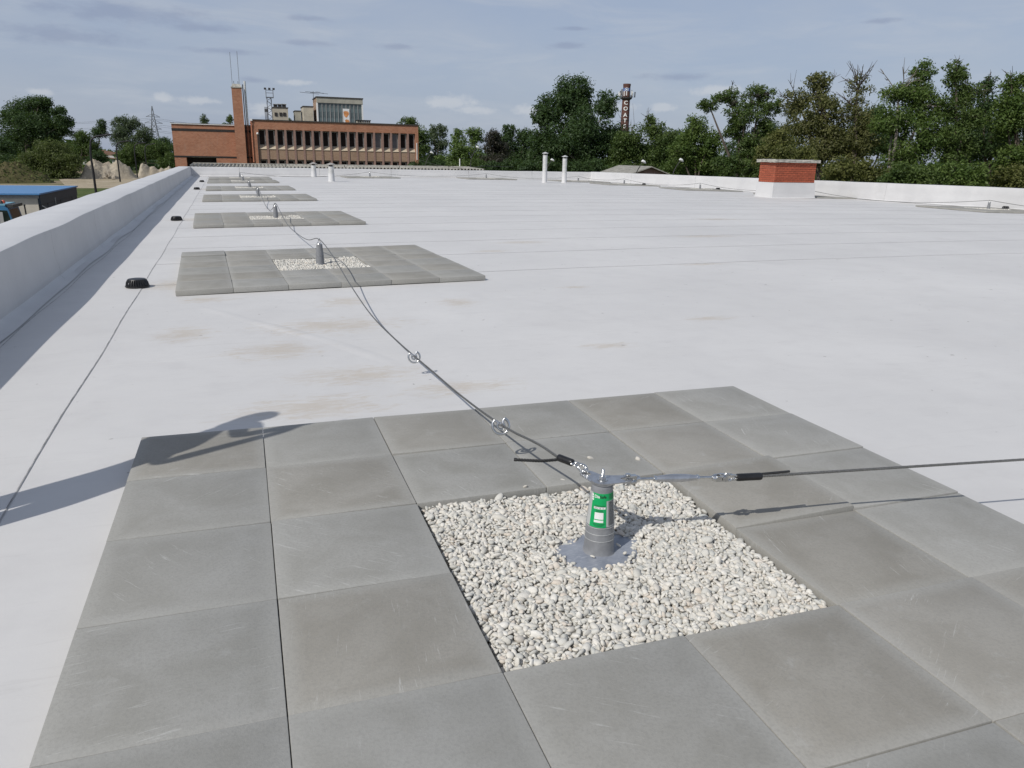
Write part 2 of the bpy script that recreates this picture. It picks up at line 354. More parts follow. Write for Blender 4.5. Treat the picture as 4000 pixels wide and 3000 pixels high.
# ------------------------------------------------------------------ mesh building
class MB:
    def __init__(s): s.v = []; s.f = []; s.n = 0
    def add(s, v, f):
        v = np.asarray(v, float).reshape(-1, 3); k = s.n
        s.v.append(v); s.f += [tuple(i+k for i in q) for q in f]; s.n += len(v)
        return s
    def box(s, x0, x1, y0, y1, z0, z1):
        v = [(x, y, z) for z in (z0, z1) for y in (y0, y1) for x in (x0, x1)]
        return s.add(v, [(0, 2, 3, 1), (4, 5, 7, 6), (0, 1, 5, 4), (2, 6, 7, 3), (0, 4, 6, 2), (1, 3, 7, 5)])
    def tube(s, pts, r, n=8, cap=True, twist=0., lobes=0, lob=.15):
        P = np.asarray(pts, float); m = len(P); r = np.broadcast_to(np.asarray(r, float), (m,))
        T = np.gradient(P, axis=0) if m > 2 else np.repeat([P[1]-P[0]], 2, 0); T /= np.linalg.norm(T, axis=1)[:, None]+1e-12
        ref = np.array([0, 0, 1.]) if abs(T[0][2]) < .9 else np.array([1., 0, 0])
        a = np.cross(ref, T[0]); a /= np.linalg.norm(a); rows = []; acc = 0.
        for i in range(m):
            a = a-(a @ T[i])*T[i]; a /= np.linalg.norm(a); b = np.cross(T[i], a)
            if i: acc += np.linalg.norm(P[i]-P[i-1])*twist
            th = np.arange(n)*2*math.pi/n
            rr = r[i]*(1+lob*np.cos(lobes*(th+0))) if lobes else np.full(n, r[i])
            rows.append(P[i]+rr[:, None]*(np.cos(th+acc)[:, None]*a+np.sin(th+acc)[:, None]*b))
        f = [(i*n+j, i*n+(j+1) % n, (i+1)*n+(j+1) % n, (i+1)*n+j) for i in range(m-1) for j in range(n)]
        if cap: f += [tuple(range(n-1, -1, -1)), tuple((m-1)*n+j for j in range(n))]
        return s.add(np.concatenate(rows), f)
    def lathe(s, prof, c=(0, 0, 0), n=24, cap=True):
        th = np.arange(n)*2*math.pi/n; rows = [np.stack([c[0]+r*np.cos(th), c[1]+r*np.sin(th), np.full(n, c[2]+z)], 1) for r, z in prof]; m = len(prof)
        f = [(i*n+j, i*n+(j+1) % n, (i+1)*n+(j+1) % n, (i+1)*n+j) for i in range(m-1) for j in range(n)]
        if cap: f += [tuple(range(n-1, -1, -1)), tuple((m-1)*n+j for j in range(n))]
        return s.add(np.concatenate(rows), f)
    def prism(s, poly, z0, z1):
        n = len(poly); v = [(x, y, z0) for x, y in poly]+[(x, y, z1) for x, y in poly]
        return s.add(v, [tuple(range(n-1, -1, -1)), tuple(range(n, 2*n))]+[(i, (i+1) % n, n+(i+1) % n, n+i) for i in range(n)])
    def grid(s, V):
        V = np.asarray(V, float); a, b = V.shape[:2]
        return s.add(V.reshape(-1, 3), [(i*b+j, i*b+j+1, (i+1)*b+j+1, (i+1)*b+j) for i in range(a-1) for j in range(b-1)])
    def torus(s, c, R, r, axis=(0, 0, 1), a0=0., a1=2*math.pi, n=28, k=8, flat=1., up=None):
        ax = np.array(axis, float); ax /= np.linalg.norm(ax)
        u = np.array(up, float) if up is not None else (np.array([1., 0, 0]) if abs(ax[0]) < .8 else np.array([0, 1., 0]))
        u = u-(u @ ax)*ax; u /= np.linalg.norm(u); w = np.cross(ax, u); closed = abs(a1-a0-2*math.pi) < 1e-6
        th = np.linspace(a0, a1, n, endpoint=not closed); rows = []
        for q in th:
            d = math.cos(q)*u+math.sin(q)*w
            ph = np.arange(k)*2*math.pi/k
            rows.append(np.array(c)+d*R+r*(np.cos(ph)[:, None]*d+flat*np.sin(ph)[:, None]*ax))
        f = []
        for i in range(n if closed else n-1):
            for j in range(k): f.append((i*k+j, ((i+1) % n)*k+j, ((i+1) % n)*k+(j+1) % k, i*k+(j+1) % k))
        if not closed: f += [tuple(range(k)), tuple((n-1)*k+j for j in range(k-1, -1, -1))]
        return s.add(np.concatenate(rows), f)
    def mesh(s, name, mat, smooth=False, org=(0, 0, 0)):
        me = bpy.data.meshes.new(name); V = np.concatenate(s.v)-np.asarray(org, float)
        me.from_pydata(V.tolist(), [], s.f); me.validate()
        bm = bmesh.new(); bm.from_mesh(me); bmesh.ops.recalc_face_normals(bm, faces=bm.faces); bm.to_mesh(me); bm.free()
        if mat: me.materials.append(MATS[mat])
        if smooth:
            me.polygons.foreach_set('use_smooth', [True]*len(me.polygons))
            try: me.set_sharp_from_angle(angle=rad(38))
            except Exception: pass
        return me
def wloc(o):
    p = Vector((0, 0, 0))
    while o: p += o.location; o = o.parent
    return p
def tag(o, label=None, cat=None, group=None, kind=None):
    if label: o['label'] = label
    if cat: o['category'] = cat
    if group: o['group'] = group
    if kind: o['kind'] = kind
    return o
def thing(name, label, cat, loc, group=None):
    o = bpy.data.objects.new(name, None); COL.objects.link(o); o.location = loc; o.empty_display_size = .1
    return tag(o, label, cat, group)
def link(name, me, parent=None, loc=(0, 0, 0)):
    o = bpy.data.objects.new(name, me); COL.objects.link(o); o.location = loc
    if parent: o.parent = parent
    return o
def part(name, mb, mat, parent, smooth=False, local=False):
    """mesh given in world coordinates (or the parent's own when local), origin at its own middle"""
    V = np.concatenate(mb.v); base = np.zeros(3) if local else np.array(wloc(parent))
    c = (V.min(0)+V.max(0))/2
    return link(name, mb.mesh(name, mat, smooth, c), parent, c-base)
def solo(name, mb, mat, label, cat, group=None, smooth=False, kind=None, foot=True):
    V = np.concatenate(mb.v); c = (V.min(0)+V.max(0))/2
    if foot: c[2] = V[:, 2].min()
    return tag(link(name, mb.mesh(name, mat, smooth, c), None, c), label, cat, group, kind)
def copy_tree(o, parent=None):
    c = o.copy(); COL.objects.link(c); c.parent = parent
    for ch in list(o.children): copy_tree(ch, c)
    return c
def smoothstep(a, b, x): t = np.clip((x-a)/(b-a), 0, 1); return t*t*(3-2*t)
def roofz(x, y):
    prof = .085*(1-((np.asarray(x, float)-9)/11.7)**2)-.035
    return np.clip(prof, -.06, .06)*smoothstep(1.5, 6., np.asarray(y, float))

# ------------------------------------------------------------------ the roof we stand on
LEFT = lambda y: -2.74-.0205*y               # inner face of the left parapet
RIGHT = lambda y: 24.9-.078*y                # inner face of the right parapet
BACK = 46.6
GROUND = -5.2
def struct(name, mb, mat, parent=None, smooth=False):
    o = solo(name, mb, mat, None, None, smooth=smooth) if parent is None else part(name, mb, mat, parent, smooth)
    if parent is None: o['kind'] = 'structure'
    return o
ground = MB(); ground.grid([[(x, y, GROUND) for x in (-2500, -300, -60, 0, 60, 300, 2500)] for y in (-300, 0, 100, 200, 400, 3500)])
struct('ground', ground, 'ground')
deck = MB(); ys = np.linspace(-7, BACK+.6, 40)
deck.grid([[(x, y, roofz(x, y)-.02) for x in np.linspace(LEFT(y)-.3, RIGHT(y)+.3, 34)] for y in ys])
deck_o = struct('roof_deck', deck, 'membrane')
GUT = lambda y: -1.905-.0185*y               # long lap of the gutter strip
pitch_y = 1.62; y = 6.34-8*1.62; k = 0
sheet_mat = MATS['membrane']
while y < BACK-.05:
    y1 = min(y+pitch_y, BACK); mb = MB(); n = 34; wob = [.012*math.sin(j*1.7+k*2.1)+.008*math.sin(j*.6+k) for j in range(n)]
    rows = []
    for tt, dz in ((0, .0004), (0, .0030 if y > 6 else .0008), (.02, .0031 if y > 6 else .0009), (.5, .002 if y > 6 else .0008), (1, .0006)):
        yy = y+(y1-y)*tt; row = []
        for j in range(n):
            u = j/(n-1); x = GUT(yy)-.03+(RIGHT(yy)-.05-GUT(yy)+.03)*u
            yj = yy+(wob[j] if tt < 1 else .05)+.012*x*(1 if y < BACK-3 else .2)
            row.append((x, yj, roofz(x, yj)+dz))
        rows.append(row)
    mb.grid(rows); part('membrane_sheet', mb, 'membrane', deck_o)
    if y < 6: y = y1; k += 1; continue
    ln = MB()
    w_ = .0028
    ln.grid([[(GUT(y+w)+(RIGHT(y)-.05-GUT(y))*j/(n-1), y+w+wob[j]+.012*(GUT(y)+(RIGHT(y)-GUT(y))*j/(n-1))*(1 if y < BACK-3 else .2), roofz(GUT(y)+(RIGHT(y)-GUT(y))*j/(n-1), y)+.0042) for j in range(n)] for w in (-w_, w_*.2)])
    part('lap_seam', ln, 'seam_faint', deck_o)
    y = y1; k += 1
def strip(fa, fb, dz, name, mat, y0=-6.9, y1=BACK, n=90, wig=.006):
    mb = MB(); mb.grid([[(f+wig*math.sin(yy*2.3)+wig*.6*math.sin(yy*.7), yy, roofz(f, yy)+dz) for f in (fa(yy), (fa(yy)+fb(yy))/2, fb(yy))] for yy in np.linspace(y0, y1, n)])
    return part(name, mb, mat, deck_o)
strip(lambda y: LEFT(y)-.05, GUT, .0042, 'gutter_sheet', 'membrane')
strip(GUT, lambda y: GUT(y)+.004+.0001*max(0, y), .0050, 'lap_seam', 'seam_dirt_shade')
strip(lambda y: LEFT(y)+.185, lambda y: LEFT(y)+.189+.0001*max(0, y), .0060, 'lap_seam', 'seam_dirt_shade', wig=.012)

q = np.array([onz(x, y_) for x, y_ in [(760, 1185), (1000, 1255), (1300, 1335), (1590, 1437)]]); cr = []
for u in np.linspace(0, 1, 40):
    i = min(len(q)-2, int(u*(len(q)-1))); f_ = u*(len(q)-1)-i; p_ = q[i]*(1-f_)+q[i+1]*f_; d = q[-1]-q[0]; d /= np.linalg.norm(d); nn = np.array([-d[1], d[0], 0]); e_ = math.sin(math.pi*u)**.6
    cr.append([p_+nn*a*.09+np.array([0, 0, float(roofz(p_[0], p_[1]))+.0002+.0042*math.cos(a*math.pi/2)**2*e_*(1+.35*math.sin(u*17))]) for a in np.linspace(-1, 1, 11)])
mb = MB(); mb.grid(cr); part('membrane_crease', mb, 'membrane', deck_o, True)
def rng_wave(seed, amp):
    r = random.Random(seed); K = [(r.uniform(.3, 2.6), r.uniform(0, 6.3), r.uniform(.3, 1)) for _ in range(7)]
    tot = sum(q[2] for q in K)
    return lambda s: amp*sum(c*math.sin(a*s+b) for a, b, c in K)/tot
def parapet(name, label, path, inward, height, width, outer_z, n, seams):
    """membrane-covered wall swept along a path; inward = unit vector to the roof; profile has a cove at the foot"""
    wx, wz, wc = rng_wave(len(label), .014), rng_wave(len(label)+3, .009), rng_wave(len(label)+9, .05)
    P = [np.array(path(u)) for u in np.linspace(0, 1, n)]; dist = 0.; rows = []
    for i, p in enumerate(P):
        if i: dist += np.linalg.norm(p-P[i-1])
        h = height(i/(n-1))+wz(dist); o = wx(dist); c = .12+wc(dist); z0 = roofz(p[0], p[1])
        iv = np.array(inward(i/(n-1)))
        prof = [(c+.03, .013), (c*.55, .02), (c*.2, .055), (.03, .13), (o*.5+.008, .3*h+.08), (o*.8, .7*h), (o, h-.014), (o-.003, h-.003), (o-.011, h), (-width*.5, h+.006), (-width+.03, h-.004), (-width, h-.03), (-width-.01, outer_z)]
        rows.append([(p[0]+iv[0]*a, p[1]+iv[1]*a, z0*(b < h-.1)+b if b > outer_z else b) for a, b in prof])
    mb = MB(); mb.grid(rows)
    base = rows[len(rows)//2][0]; t = thing(name, label, 'wall', (base[0], base[1], 0))
    part('facing', mb, 'parapet_membrane', t, smooth=True)
    for u in seams:
        i = min(n-2, max(0, int(u*(n-1)))); R = np.array(rows[i]); D = P[i+1]-P[i]; D = np.array([D[0], D[1], 0]); D /= np.linalg.norm(D)
        iv = np.array([*inward(u), 0]); w = .004+.0002*max(0, P[i][1]); s = MB()
        s.grid([[q+iv*.003+D*k_ for k_ in (-w/2, w/2)] for q in R[1:8]]); part('lap_seam', s, 'seam_dirt_shade', t)
    return t
parapet('parapet_wall', 'long white parapet down the left side with wide flat top and shaded inner face', lambda u: (LEFT(-6.9+u*(BACK+6.9)), -6.9+u*(BACK+6.9)), lambda u: (1, 0), lambda u: .485, .66, GROUND, 260, [.21, .262, .315, .40, .5, .62, .74, .87])
parapet('parapet_wall', 'far end white parapet below the ribbed sheet roof, behind the short flues', lambda u: (LEFT(BACK)-.4+u*(RIGHT(BACK)-LEFT(BACK)+.7), BACK), lambda u: (0, -1), lambda u: .475+.03*u, .55, GROUND, 120, [.12, .3, .47, .66, .83])
parapet('parapet_wall', 'right hand bright white parapet below the leafy trees, behind the brick chimney', lambda u: (RIGHT(BACK-u*(BACK+6.9)), BACK-u*(BACK+6.9)), lambda u: (-1, 0), lambda u: .53+.13*min(1, u*1.6), .45, GROUND, 200, [.1, .22, .33, .45, .6])

# ------------------------------------------------------------------ paver patches with gravel
def paver_mesh():
    bm = bmesh.new(); bmesh.ops.create_cube(bm, size=1)
    bmesh.ops.scale(bm, vec=(.5028, .4935, .05), verts=bm.verts)
    bmesh.ops.bevel(bm, geom=list(bm.edges), offset=.004, segments=2, affect='EDGES', profile=.6)
    me = bpy.data.meshes.new('paver'); bm.to_mesh(me); bm.free(); me.materials.append(MATS['paver'])
    me.polygons.foreach_set('use_smooth', [True]*len(me.polygons)); me.set_sharp_from_angle(angle=rad(50))
    return me
PAVER = paver_mesh()
def ico(sub):
    bm = bmesh.new(); bmesh.ops.create_icosphere(bm, subdivisions=sub, radius=1)
    v = np.array([q.co[:] for q in bm.verts]); f = np.array([[q.index for q in p.verts] for p in bm.faces]); bm.free(); return v, f
def pebbles(name, centres, size, sub, seed):
    v, f = ico(sub); r = np.random.default_rng(seed); N = len(centres); nv = len(v)
    ax = np.stack([r.uniform(.85, 1.6, N), r.uniform(.65, 1.05, N), r.uniform(.4, .7, N)], 1)*size*r.lognormal(0, .27, N)[:, None]
    lump = 1+.10*np.sin(v @ r.normal(0, 2.2, (3, 5)))          # five slightly lumpy base shapes
    base = v[None]*lump.T[r.integers(0, 5, N)][..., None]
    q = r.normal(size=(N, 4)); q[:, 1:3] *= .35; q /= np.linalg.norm(q, axis=1)[:, None]
    w, x, y, z = q.T
    Rm = np.stack([1-2*(y*y+z*z), 2*(x*y-z*w), 2*(x*z+y*w), 2*(x*y+z*w), 1-2*(x*x+z*z), 2*(y*z-x*w), 2*(x*z-y*w), 2*(y*z+x*w), 1-2*(x*x+y*y)], 1).reshape(N, 3, 3)
    V = np.einsum('nij,nkj->nki', Rm, base*ax[:, None, :])+centres[:, None, :]
    Fc = (f[None]+(np.arange(N)*nv)[:, None, None]).reshape(-1, 3)
    me = bpy.data.meshes.new(name); me.vertices.add(N*nv); me.vertices.foreach_set('co', V.ravel())
    me.loops.add(len(Fc)*3); me.loops.foreach_set('vertex_index', Fc.ravel().astype(np.int32))
    me.polygons.add(len(Fc)); me.polygons.foreach_set('loop_start', np.arange(len(Fc), dtype=np.int32)*3)
    me.polygons.foreach_set('use_smooth', np.ones(len(Fc), bool)); me.update(); me.validate()
    me.materials.append(MATS['pebble'])
    return me
def bed_points(step, layers, z0, dz, rr, hole=.1, seed=1, keep=()):
    r = np.random.default_rng(seed); out = []
    hx, hy = TX-.014, TY-.012
    for L in range(layers):
        g = np.stack(np.meshgrid(np.arange(-hx, hx, step), np.arange(-hy, hy, step)), -1).reshape(-1, 2)
        g[:, 0] += (np.round((g[:, 1]+hy)/step) % 2)*step*.5
        g = g+r.uniform(-.42, .42, g.shape)*step
        g = g[(np.abs(g[:, 0]) < hx) & (np.abs(g[:, 1]) < hy)]
        d = np.hypot(g[:, 0], g[:, 1]-.03); th = np.arctan2(g[:, 1]-.03, g[:, 0])
        lim = hole*(1+.14*np.sin(2*th+.6)+.08*np.sin(5*th))
        ok = (d > lim*(1.+.0*L)) | (r.random(len(g)) < (.0 if L else 0))
        g = g[ok]; d = d[ok]
        z = z0+L*dz+r.normal(0, .0025, len(g))+.006*np.sin(g[:, 0]*7+1)*np.cos(g[:, 1]*6)-.012*np.exp(-((d-hole)/.06)**2)
        out.append(np.column_stack([g, z]))
    return np.concatenate(out)
def gravel(parent, detail, name='gravel'):
    if detail == 0:
        low = bed_points(.019, 2, .004, .011, 1, .105, 3); top = bed_points(.0145, 2, .023, .008, 1, .112, 5)
        ex = RNG.uniform(-1, 1, (9, 2))*.115; ex = ex[np.hypot(ex[:, 0], ex[:, 1]) > .062]
        ex = np.column_stack([ex[:, 0], ex[:, 1]+.03, np.full(len(ex), .032+.006)])
        top = np.concatenate([top, ex])
        me = pebbles(name, top, .0083, 2, 11)
        o = link(name, me, parent); o['kind'] = 'stuff'
        o2 = link(name, pebbles(name, low, .0105, 1, 12), parent); o2['kind'] = 'stuff'
        return
    me = bpy.data.meshes.get('gravel_far%d' % detail)
    if not me:
        st, sz = ((.021, .0125), (.034, .02))[detail-1]
        me = pebbles('gravel_far%d' % detail, bed_points(st, 2, .02, .014, 1, .07, 20+detail), sz, 1, 30+detail)
    o = link(name, me, parent); o['kind'] = 'stuff'
LOOSE = [(0, 2), (3, 5)]
def patch(label, x, y, rot, detail, lift=None, group='paver patches around the rope anchors'):
    sl_ = float((roofz(x+.5, y)-roofz(x-.5, y)))
    p = thing('paver_patch', label, 'paving', (x, y, float(roofz(x, y))+.008), group)
    p.rotation_euler = (0, -math.atan(sl_), rad(rot))
    r = random.Random(int(x*10+y*100))
    for j in range(6):
        for i in range(6):
            if 2 <= i <= 3 and 2 <= j <= 3: continue
            o = link('paver', PAVER, p)
            dz, rx, ry = r.uniform(-.0025, .003), r.gauss(0, .0045), r.gauss(0, .004)
            if lift and (i, j) in lift: dz, rx, ry = lift[(i, j)]
            o.location = ((i-2.5)*TX+r.uniform(-.0007, .0007), (2.5-j)*TY+r.uniform(-.0006, .0006), .025+dz)
            o.rotation_euler = (rx, ry, r.gauss(0, .0009)+(math.pi if r.random() < .5 else 0))
    base = MB(); base.box(-TX+.006, TX-.006, -TY+.006, TY-.006, -.006, .006 if detail == 0 else .018)
    part('gravel_bedding', base, 'rubble', p, local=True)
    gravel(p, detail)
    return p
near = patch('nearest square patch of grey pavers filling the foreground, pebbles in its middle', 0, 0, 0, 0,
             lift={(4, 2): (.009, -.014, .034), (4, 1): (.002, .004, .003), (5, 2): (.002, -.006, .002), (5, 1): (.003, .009, 0.), (0, 4): (.003, .006, 0), (1, 3): (0, .004, .002), (5, 3): (-.004, -.006, .004), (4, 3): (-.006, 0, -.003), (0, 3): (.002, .002, .006)})
PP = [(-.22, 7.15, 2.5), (-.42, 14.2, 2.2), (-.58, 22.2, 1.5), (-.74, 28.9, 1.5), (-.95, 36.3, 1.2), (-1.07, 41.4, 1.2)]
ORD = ['second', 'third', 'fourth', 'fifth', 'sixth', 'last and farthest']
for i, (x, y, r_) in enumerate(PP):
    patch('%s grey paver patch of the left row, counted from the camera' % ORD[i], x, y, r_, 1 if i < 2 else 2,
          lift={(0, 0): (.012, .02, .006), (1, 0): (.0, -.006, .0)} if i == 0 else {(1, 5): (-.004, -.01, -.012)})
RP = [('grey paver patch at the far end, right of the paired short flues', 6.1, 44.3, .5), ('grey paver patch at the far end, midway to the paired tall flues', 13.2, 44.3, -.5),
      ('grey paver patch in the far right corner behind the tall flues', 18.6, 42.6, -2), ('grey paver patch just right of the tall flues', 19.2, 37.6, -4),
      ('grey paver patch left of the brick chimney', 20.3, 31.6, -5), ('grey paver patch half hidden behind the brick chimney', 21.6, 25.6, -6), ('grey paver patch farthest right, before the right parapet', 21.9, 17.0, -6)]
for l, x, y, r_ in RP: patch(l, x, y, r_, 2)
# pebbles that lie loose on the pavers
for n_, (px, py, s_) in {'between the sleeve and the next joint': (2310, 1795, .0095), 'white oval one right of the rope sleeve': (2492, 1799, .013), 'beside the pebble bed on its back left rim': (2051, 1907, .012), 'left of the bolt near the plate': (2280, 1863, .008),
                      'in front of the far joint': (2200, 1880, .008)}.items():
    c = onz(px, py, .052); me = pebbles('loose_pebble', np.array([[0, 0, s_*.5]]), s_, 2, int(px)); tag(link('loose_pebble', me, None, c), 'small pale pebble lying on the pavers, '+n_, 'pebble', 'loose pebbles')

# ------------------------------------------------------------------ anchor posts
AXY = (0., .03)
def cone_profile(): return [(.1, .0), (.098, .004), (.062, .004), (.053, .008), (.0503, .014), (.0488, .034), (.0468, .060), (.0478, .0605), (.0458, .083), (.0468, .0835), (.0446, .106), (.0456, .1065), (.0345, .232), (.0335, .240), (.031, .2455), (.0, .2465)]
def rcone(z): return np.interp(z, [.034, .1065, .232], [.049, .0458, .0345])
def flange(mb, rad_=.118, z=0.):
    n = 40; rows = []
    for f_, dz in ((0.3, .006), (.62, .004), (.9, .002), (1., .0)):
        rows.append([(f_*rad_*(1+.13*math.sin(2*a+.9)+.06*math.sin(5*a)+.03*math.sin(9*a))*math.cos(a), f_*rad_*(1+.13*math.sin(2*a+.9)+.06*math.sin(5*a)+.03*math.sin(9*a))*math.sin(a), z+dz+.004*f_*math.sin(3*a+1)) for a in np.linspace(0, 2*math.pi, n+1)])
    mb.grid(rows); return mb
def post_base(t, z0):
    """cone and collar in the thing's own coordinates"""
    part('collar', flange(MB(), .118, z0+.003), 'flange_grey', t, True, True)
    mb = MB(); mb.lathe([(r, z+z0) for r, z in cone_profile()[2:]], n=40); part('post', mb, 'sleeve_grey', t, True, True)
def mid_anchor():
    t = thing('anchor_post', 'x', 'anchor', (0, 0, 0)); post_base(t, .02)
    mb = MB(); mb.lathe([(.0, .262), (.03, .263), (.032, .268), (.03, .2725), (.0, .273)], n=24); part('cap_plate', mb, 'steel', t, True, True)
    for a in (0, 1):
        mb = MB()
        mb.tube([(.024*math.cos(a*math.pi), .012*math.sin(2.2), .272), (.012*math.cos(a*math.pi), .004, .293), (.004*math.cos(a*math.pi), 0, .312)], .0032, 8); part('bracket_rod', mb, 'steel', t, True, True)
    mb = MB(); mb.torus((0, 0, .320), .0085, .0036, (.15, 1, 0)); part('rope_eye', mb, 'steel', t, True, True)
    mb = MB(); mb.lathe([(.0, .272), (.011, .272), (.011, .28), (.0, .2805)], n=6); part('nut', mb, 'steel', t, False, True)
    return t
def place_anchor(src, x, y, label, first, rz=0.):
    o = src if first else copy_tree(src)
    o.location = (x, y, float(roofz(x, y))+.008); o.rotation_euler = (0, 0, rz)
    tag(o, label, 'anchor', 'rope anchor posts'); return o
MA = mid_anchor()
pos = [(x, y) for x, y, _ in PP]
for i, (x, y) in enumerate(pos[:-1]):
    place_anchor(MA, x, y, 'grey cone anchor post in the %s paver patch of the left row' % ORD[i], i == 0)
RA = []
for (l, x, y, r_) in RP:
    RA.append((x, y)); place_anchor(MA, x, y, 'grey anchor post in the '+l.replace('grey paver ', ''), False, 1.2)
def end_bar(t):
    mb = MB(); mb.box(-.055, .055, -.012, .012, .285, .292); part('cross_bar', mb, 'steel', t, False, True)
ea = place_anchor(MA, *pos[-1], 'grey end anchor post in the farthest paver patch, cross bar on top', False, .4); end_bar(ea)

# nearest anchor: sticker, plates, bolt
NA = thing('anchor_post', 'grey cone anchor post with green sticker in the foreground pebble bed', 'anchor', (AXY[0], AXY[1], .028), 'rope anchor posts')
part('collar', flange(MB(), .13, .004), 'flange_grey', NA, True, True)
mb = MB(); mb.lathe(cone_profile()[2:], n=72); part('post', mb, 'sleeve_grey', NA, True, True)
FACE = math.atan2(CAM[1]-AXY[1], CAM[0]-AXY[0])      # the sticker looks roughly to the photographer
def wrap(u, z, off=.0006): r = rcone(z)+off; a = FACE+u/.0395; return (r*math.cos(a), r*math.sin(a), z)
def curved(name, u0, u1, z0, z1, mat, parent, off=.0006):
    n = max(3, int(abs(u1-u0)/.002)); mb = MB(); mb.grid([[wrap(u, z, off) for u in np.linspace(u0, u1, n)] for z in np.linspace(z0, z1, 6)])
    o = part(name, mb, mat, parent, True, local=False if parent is not NA else True)
    return o
ST = thing('sticker', None, None, (0, 0, 0)); ST.parent = NA; ST['label'] = 'green sticker with white and black lettering'
def cur(name, u0, u1, z0, z1, mat, off):
    n = max(3, int(abs(u1-u0)/.0015)); mb = MB(); mb.grid([[wrap(u, z, off) for u in np.linspace(u0, u1, n)] for z in np.linspace(z0, z1, 5)])
    return part(name, mb, mat, ST, True, True)
for z_ in (.0605, .0835, .1065):
    mb = MB(); mb.lathe([(rcone(z_)+.0004, z_-.0016), (rcone(z_)+.0011, z_-.0008), (rcone(z_)+.0004, z_+.0002)], n=72, cap=False); part('tape_edge', mb, 'label_grey', NA, True, True)
ZT, ZB = .2225, .1115
cur('backing', -.052, .066, ZB, ZT, 'label_grey', .0005)
cur('green_header', -.032, .066, ZT-.024, ZT, 'label_green', .0009)
cur('green_panel', -.032, .0175, ZB-.002, ZT-.0235, 'label_green', .0009)
cur('date_field', -.0225, .0145, .1715, .1785, 'label_white', .0012)
cur('code_field', -.018, .0085, .1375, .1600, 'label_white', .0012)
cur('number_field', -.0185, .0085, .1265, .1345, 'label_white', .0012)
def lettering(txt, u, z, size, mat, name, off=.0014, align='LEFT', wf=wrap, parent=ST, local=True, sx=1., bold=.0):
    c = bpy.data.curves.new('t', 'FONT'); c.body = txt; c.size = size; c.align_x = align; c.offset = bold
    o = bpy.data.objects.new('t', c); COL.objects.link(o); dg = bpy.context.evaluated_depsgraph_get()
    me = o.evaluated_get(dg).to_mesh(); V = [v.co.copy() for v in me.vertices]; Fs = [tuple(p.vertices) for p in me.polygons]
    mb = MB(); mb.add([wf(u+v.x*sx, z+v.y, off) for v in V], Fs); o.to_mesh_clear(); bpy.data.objects.remove(o); bpy.data.curves.remove(c)
    return part(name, mb, mat, parent, False, local)
lettering('Dia', -.0245, ZT-.0145, .0135, 'label_white', 'lettering', bold=.0003)
lettering('Safe', -.0052, ZT-.0145, .0135, 'label_black', 'lettering', bold=.0003)
lettering('2022 05 13', -.0212, .1730, .0058, 'label_black', 'lettering', off=.0016, sx=1.15)
for u0, zz, h in ((-.0355, ZT-.004, .006), (-.0345, ZT-.012, .0055), (-.0335, ZT-.0195, .005)): cur('leaf_mark', u0, u0+.0075, zz-h, zz, 'label_white', .0013)
for i in range(2): cur('small_print', -.021, .013, .1835-i*.0038-.0012, .1835-i*.0038, 'label_black', .0013)
for i in range(2): cur('small_print', -.015, .006, .1675-i*.0035-.0013, .1675-i*.0035, 'label_black', .0013)
for i in range(3): cur('small_print', -.022+.003*i, .013-.003*i, .1222-i*.0036-.0011, .1222-i*.0036, 'label_black', .0013)
for i in range(24): cur('small_print', .0245, .052-(i*7 % 5)*.001, .1955-i*.0034-.0017, .1955-i*.0034, 'label_black', .0010)
for i in range(4): cur('small_print', .026, .058, ZT-.004-i*.0042-.0012, ZT-.004-i*.0042, 'label_black', .0013)
# plates
def plate(ang, L, z, w0=.036, w1=.026, hole=.012):
    """flat bar with round ends and a hole at its tip, as one ring-shaped sheet"""
    n = 14; pts = []
    for i in range(n+1): a = math.pi/2+math.pi*i/n; pts.append((w0*math.cos(a), w0*math.sin(a)))
    for i in range(n+1): a = -math.pi/2+math.pi*i/n; pts.append((L+w1*math.cos(a), w1*math.sin(a)))
    ca, sa = math.cos(ang), math.sin(ang); rot = lambda p: (p[0]*ca-p[1]*sa, p[0]*sa+p[1]*ca)
    bm = bmesh.new(); vo = [bm.verts.new((*rot(p), 0)) for p in pts]; eo = [bm.edges.new((vo[i], vo[(i+1) % len(vo)])) for i in range(len(vo))]
    vh = [bm.verts.new((*rot((L+.004+hole*1.5*math.cos(a), hole*.75*math.sin(a))), 0)) for a in np.linspace(0, 2*math.pi, 18, endpoint=False)]
    eh = [bm.edges.new((vh[i], vh[(i+1) % 18])) for i in range(18)]
    bmesh.ops.triangle_fill(bm, use_beauty=True, edges=eo+eh)
    r = bmesh.ops.extrude_face_region(bm, geom=list(bm.faces)); bmesh.ops.translate(bm, vec=(0, 0, .004), verts=[v for v in r['geom'] if isinstance(v, bmesh.types.BMVert)])
    bmesh.ops.recalc_face_normals(bm, faces=bm.faces); me = bpy.data.meshes.new('plate'); bm.to_mesh(me); bm.free(); me.materials.append(MATS['steel_satin'])
    return link('rope_plate', me, NA, (0, 0, z))
PZ = .2475
A_L = math.atan2(.075, -.022); A_R = math.atan2(-.012, .08)
plate(A_L, .072, PZ); plate(A_R, .074, PZ+.0046)
mb = MB(); mb.lathe([(.0, PZ+.009), (.017, PZ+.009), (.017, PZ+.0115), (.0, PZ+.0116)], n=28); part('washer', mb, 'steel', NA, True, True)
mb = MB(); mb.lathe([(.0, PZ+.0117), (.0115, PZ+.0117), (.012, PZ+.013), (.012, PZ+.0195), (.010, PZ+.0215), (.0, PZ+.0216)], n=6); part('nut', mb, 'steel', NA, False, True)
mb = MB(); prof = [(.0, PZ+.0216)]
for i in range(12): prof += [(.0056, PZ+.0217+i*.0019), (.0050, PZ+.0226+i*.0019)]
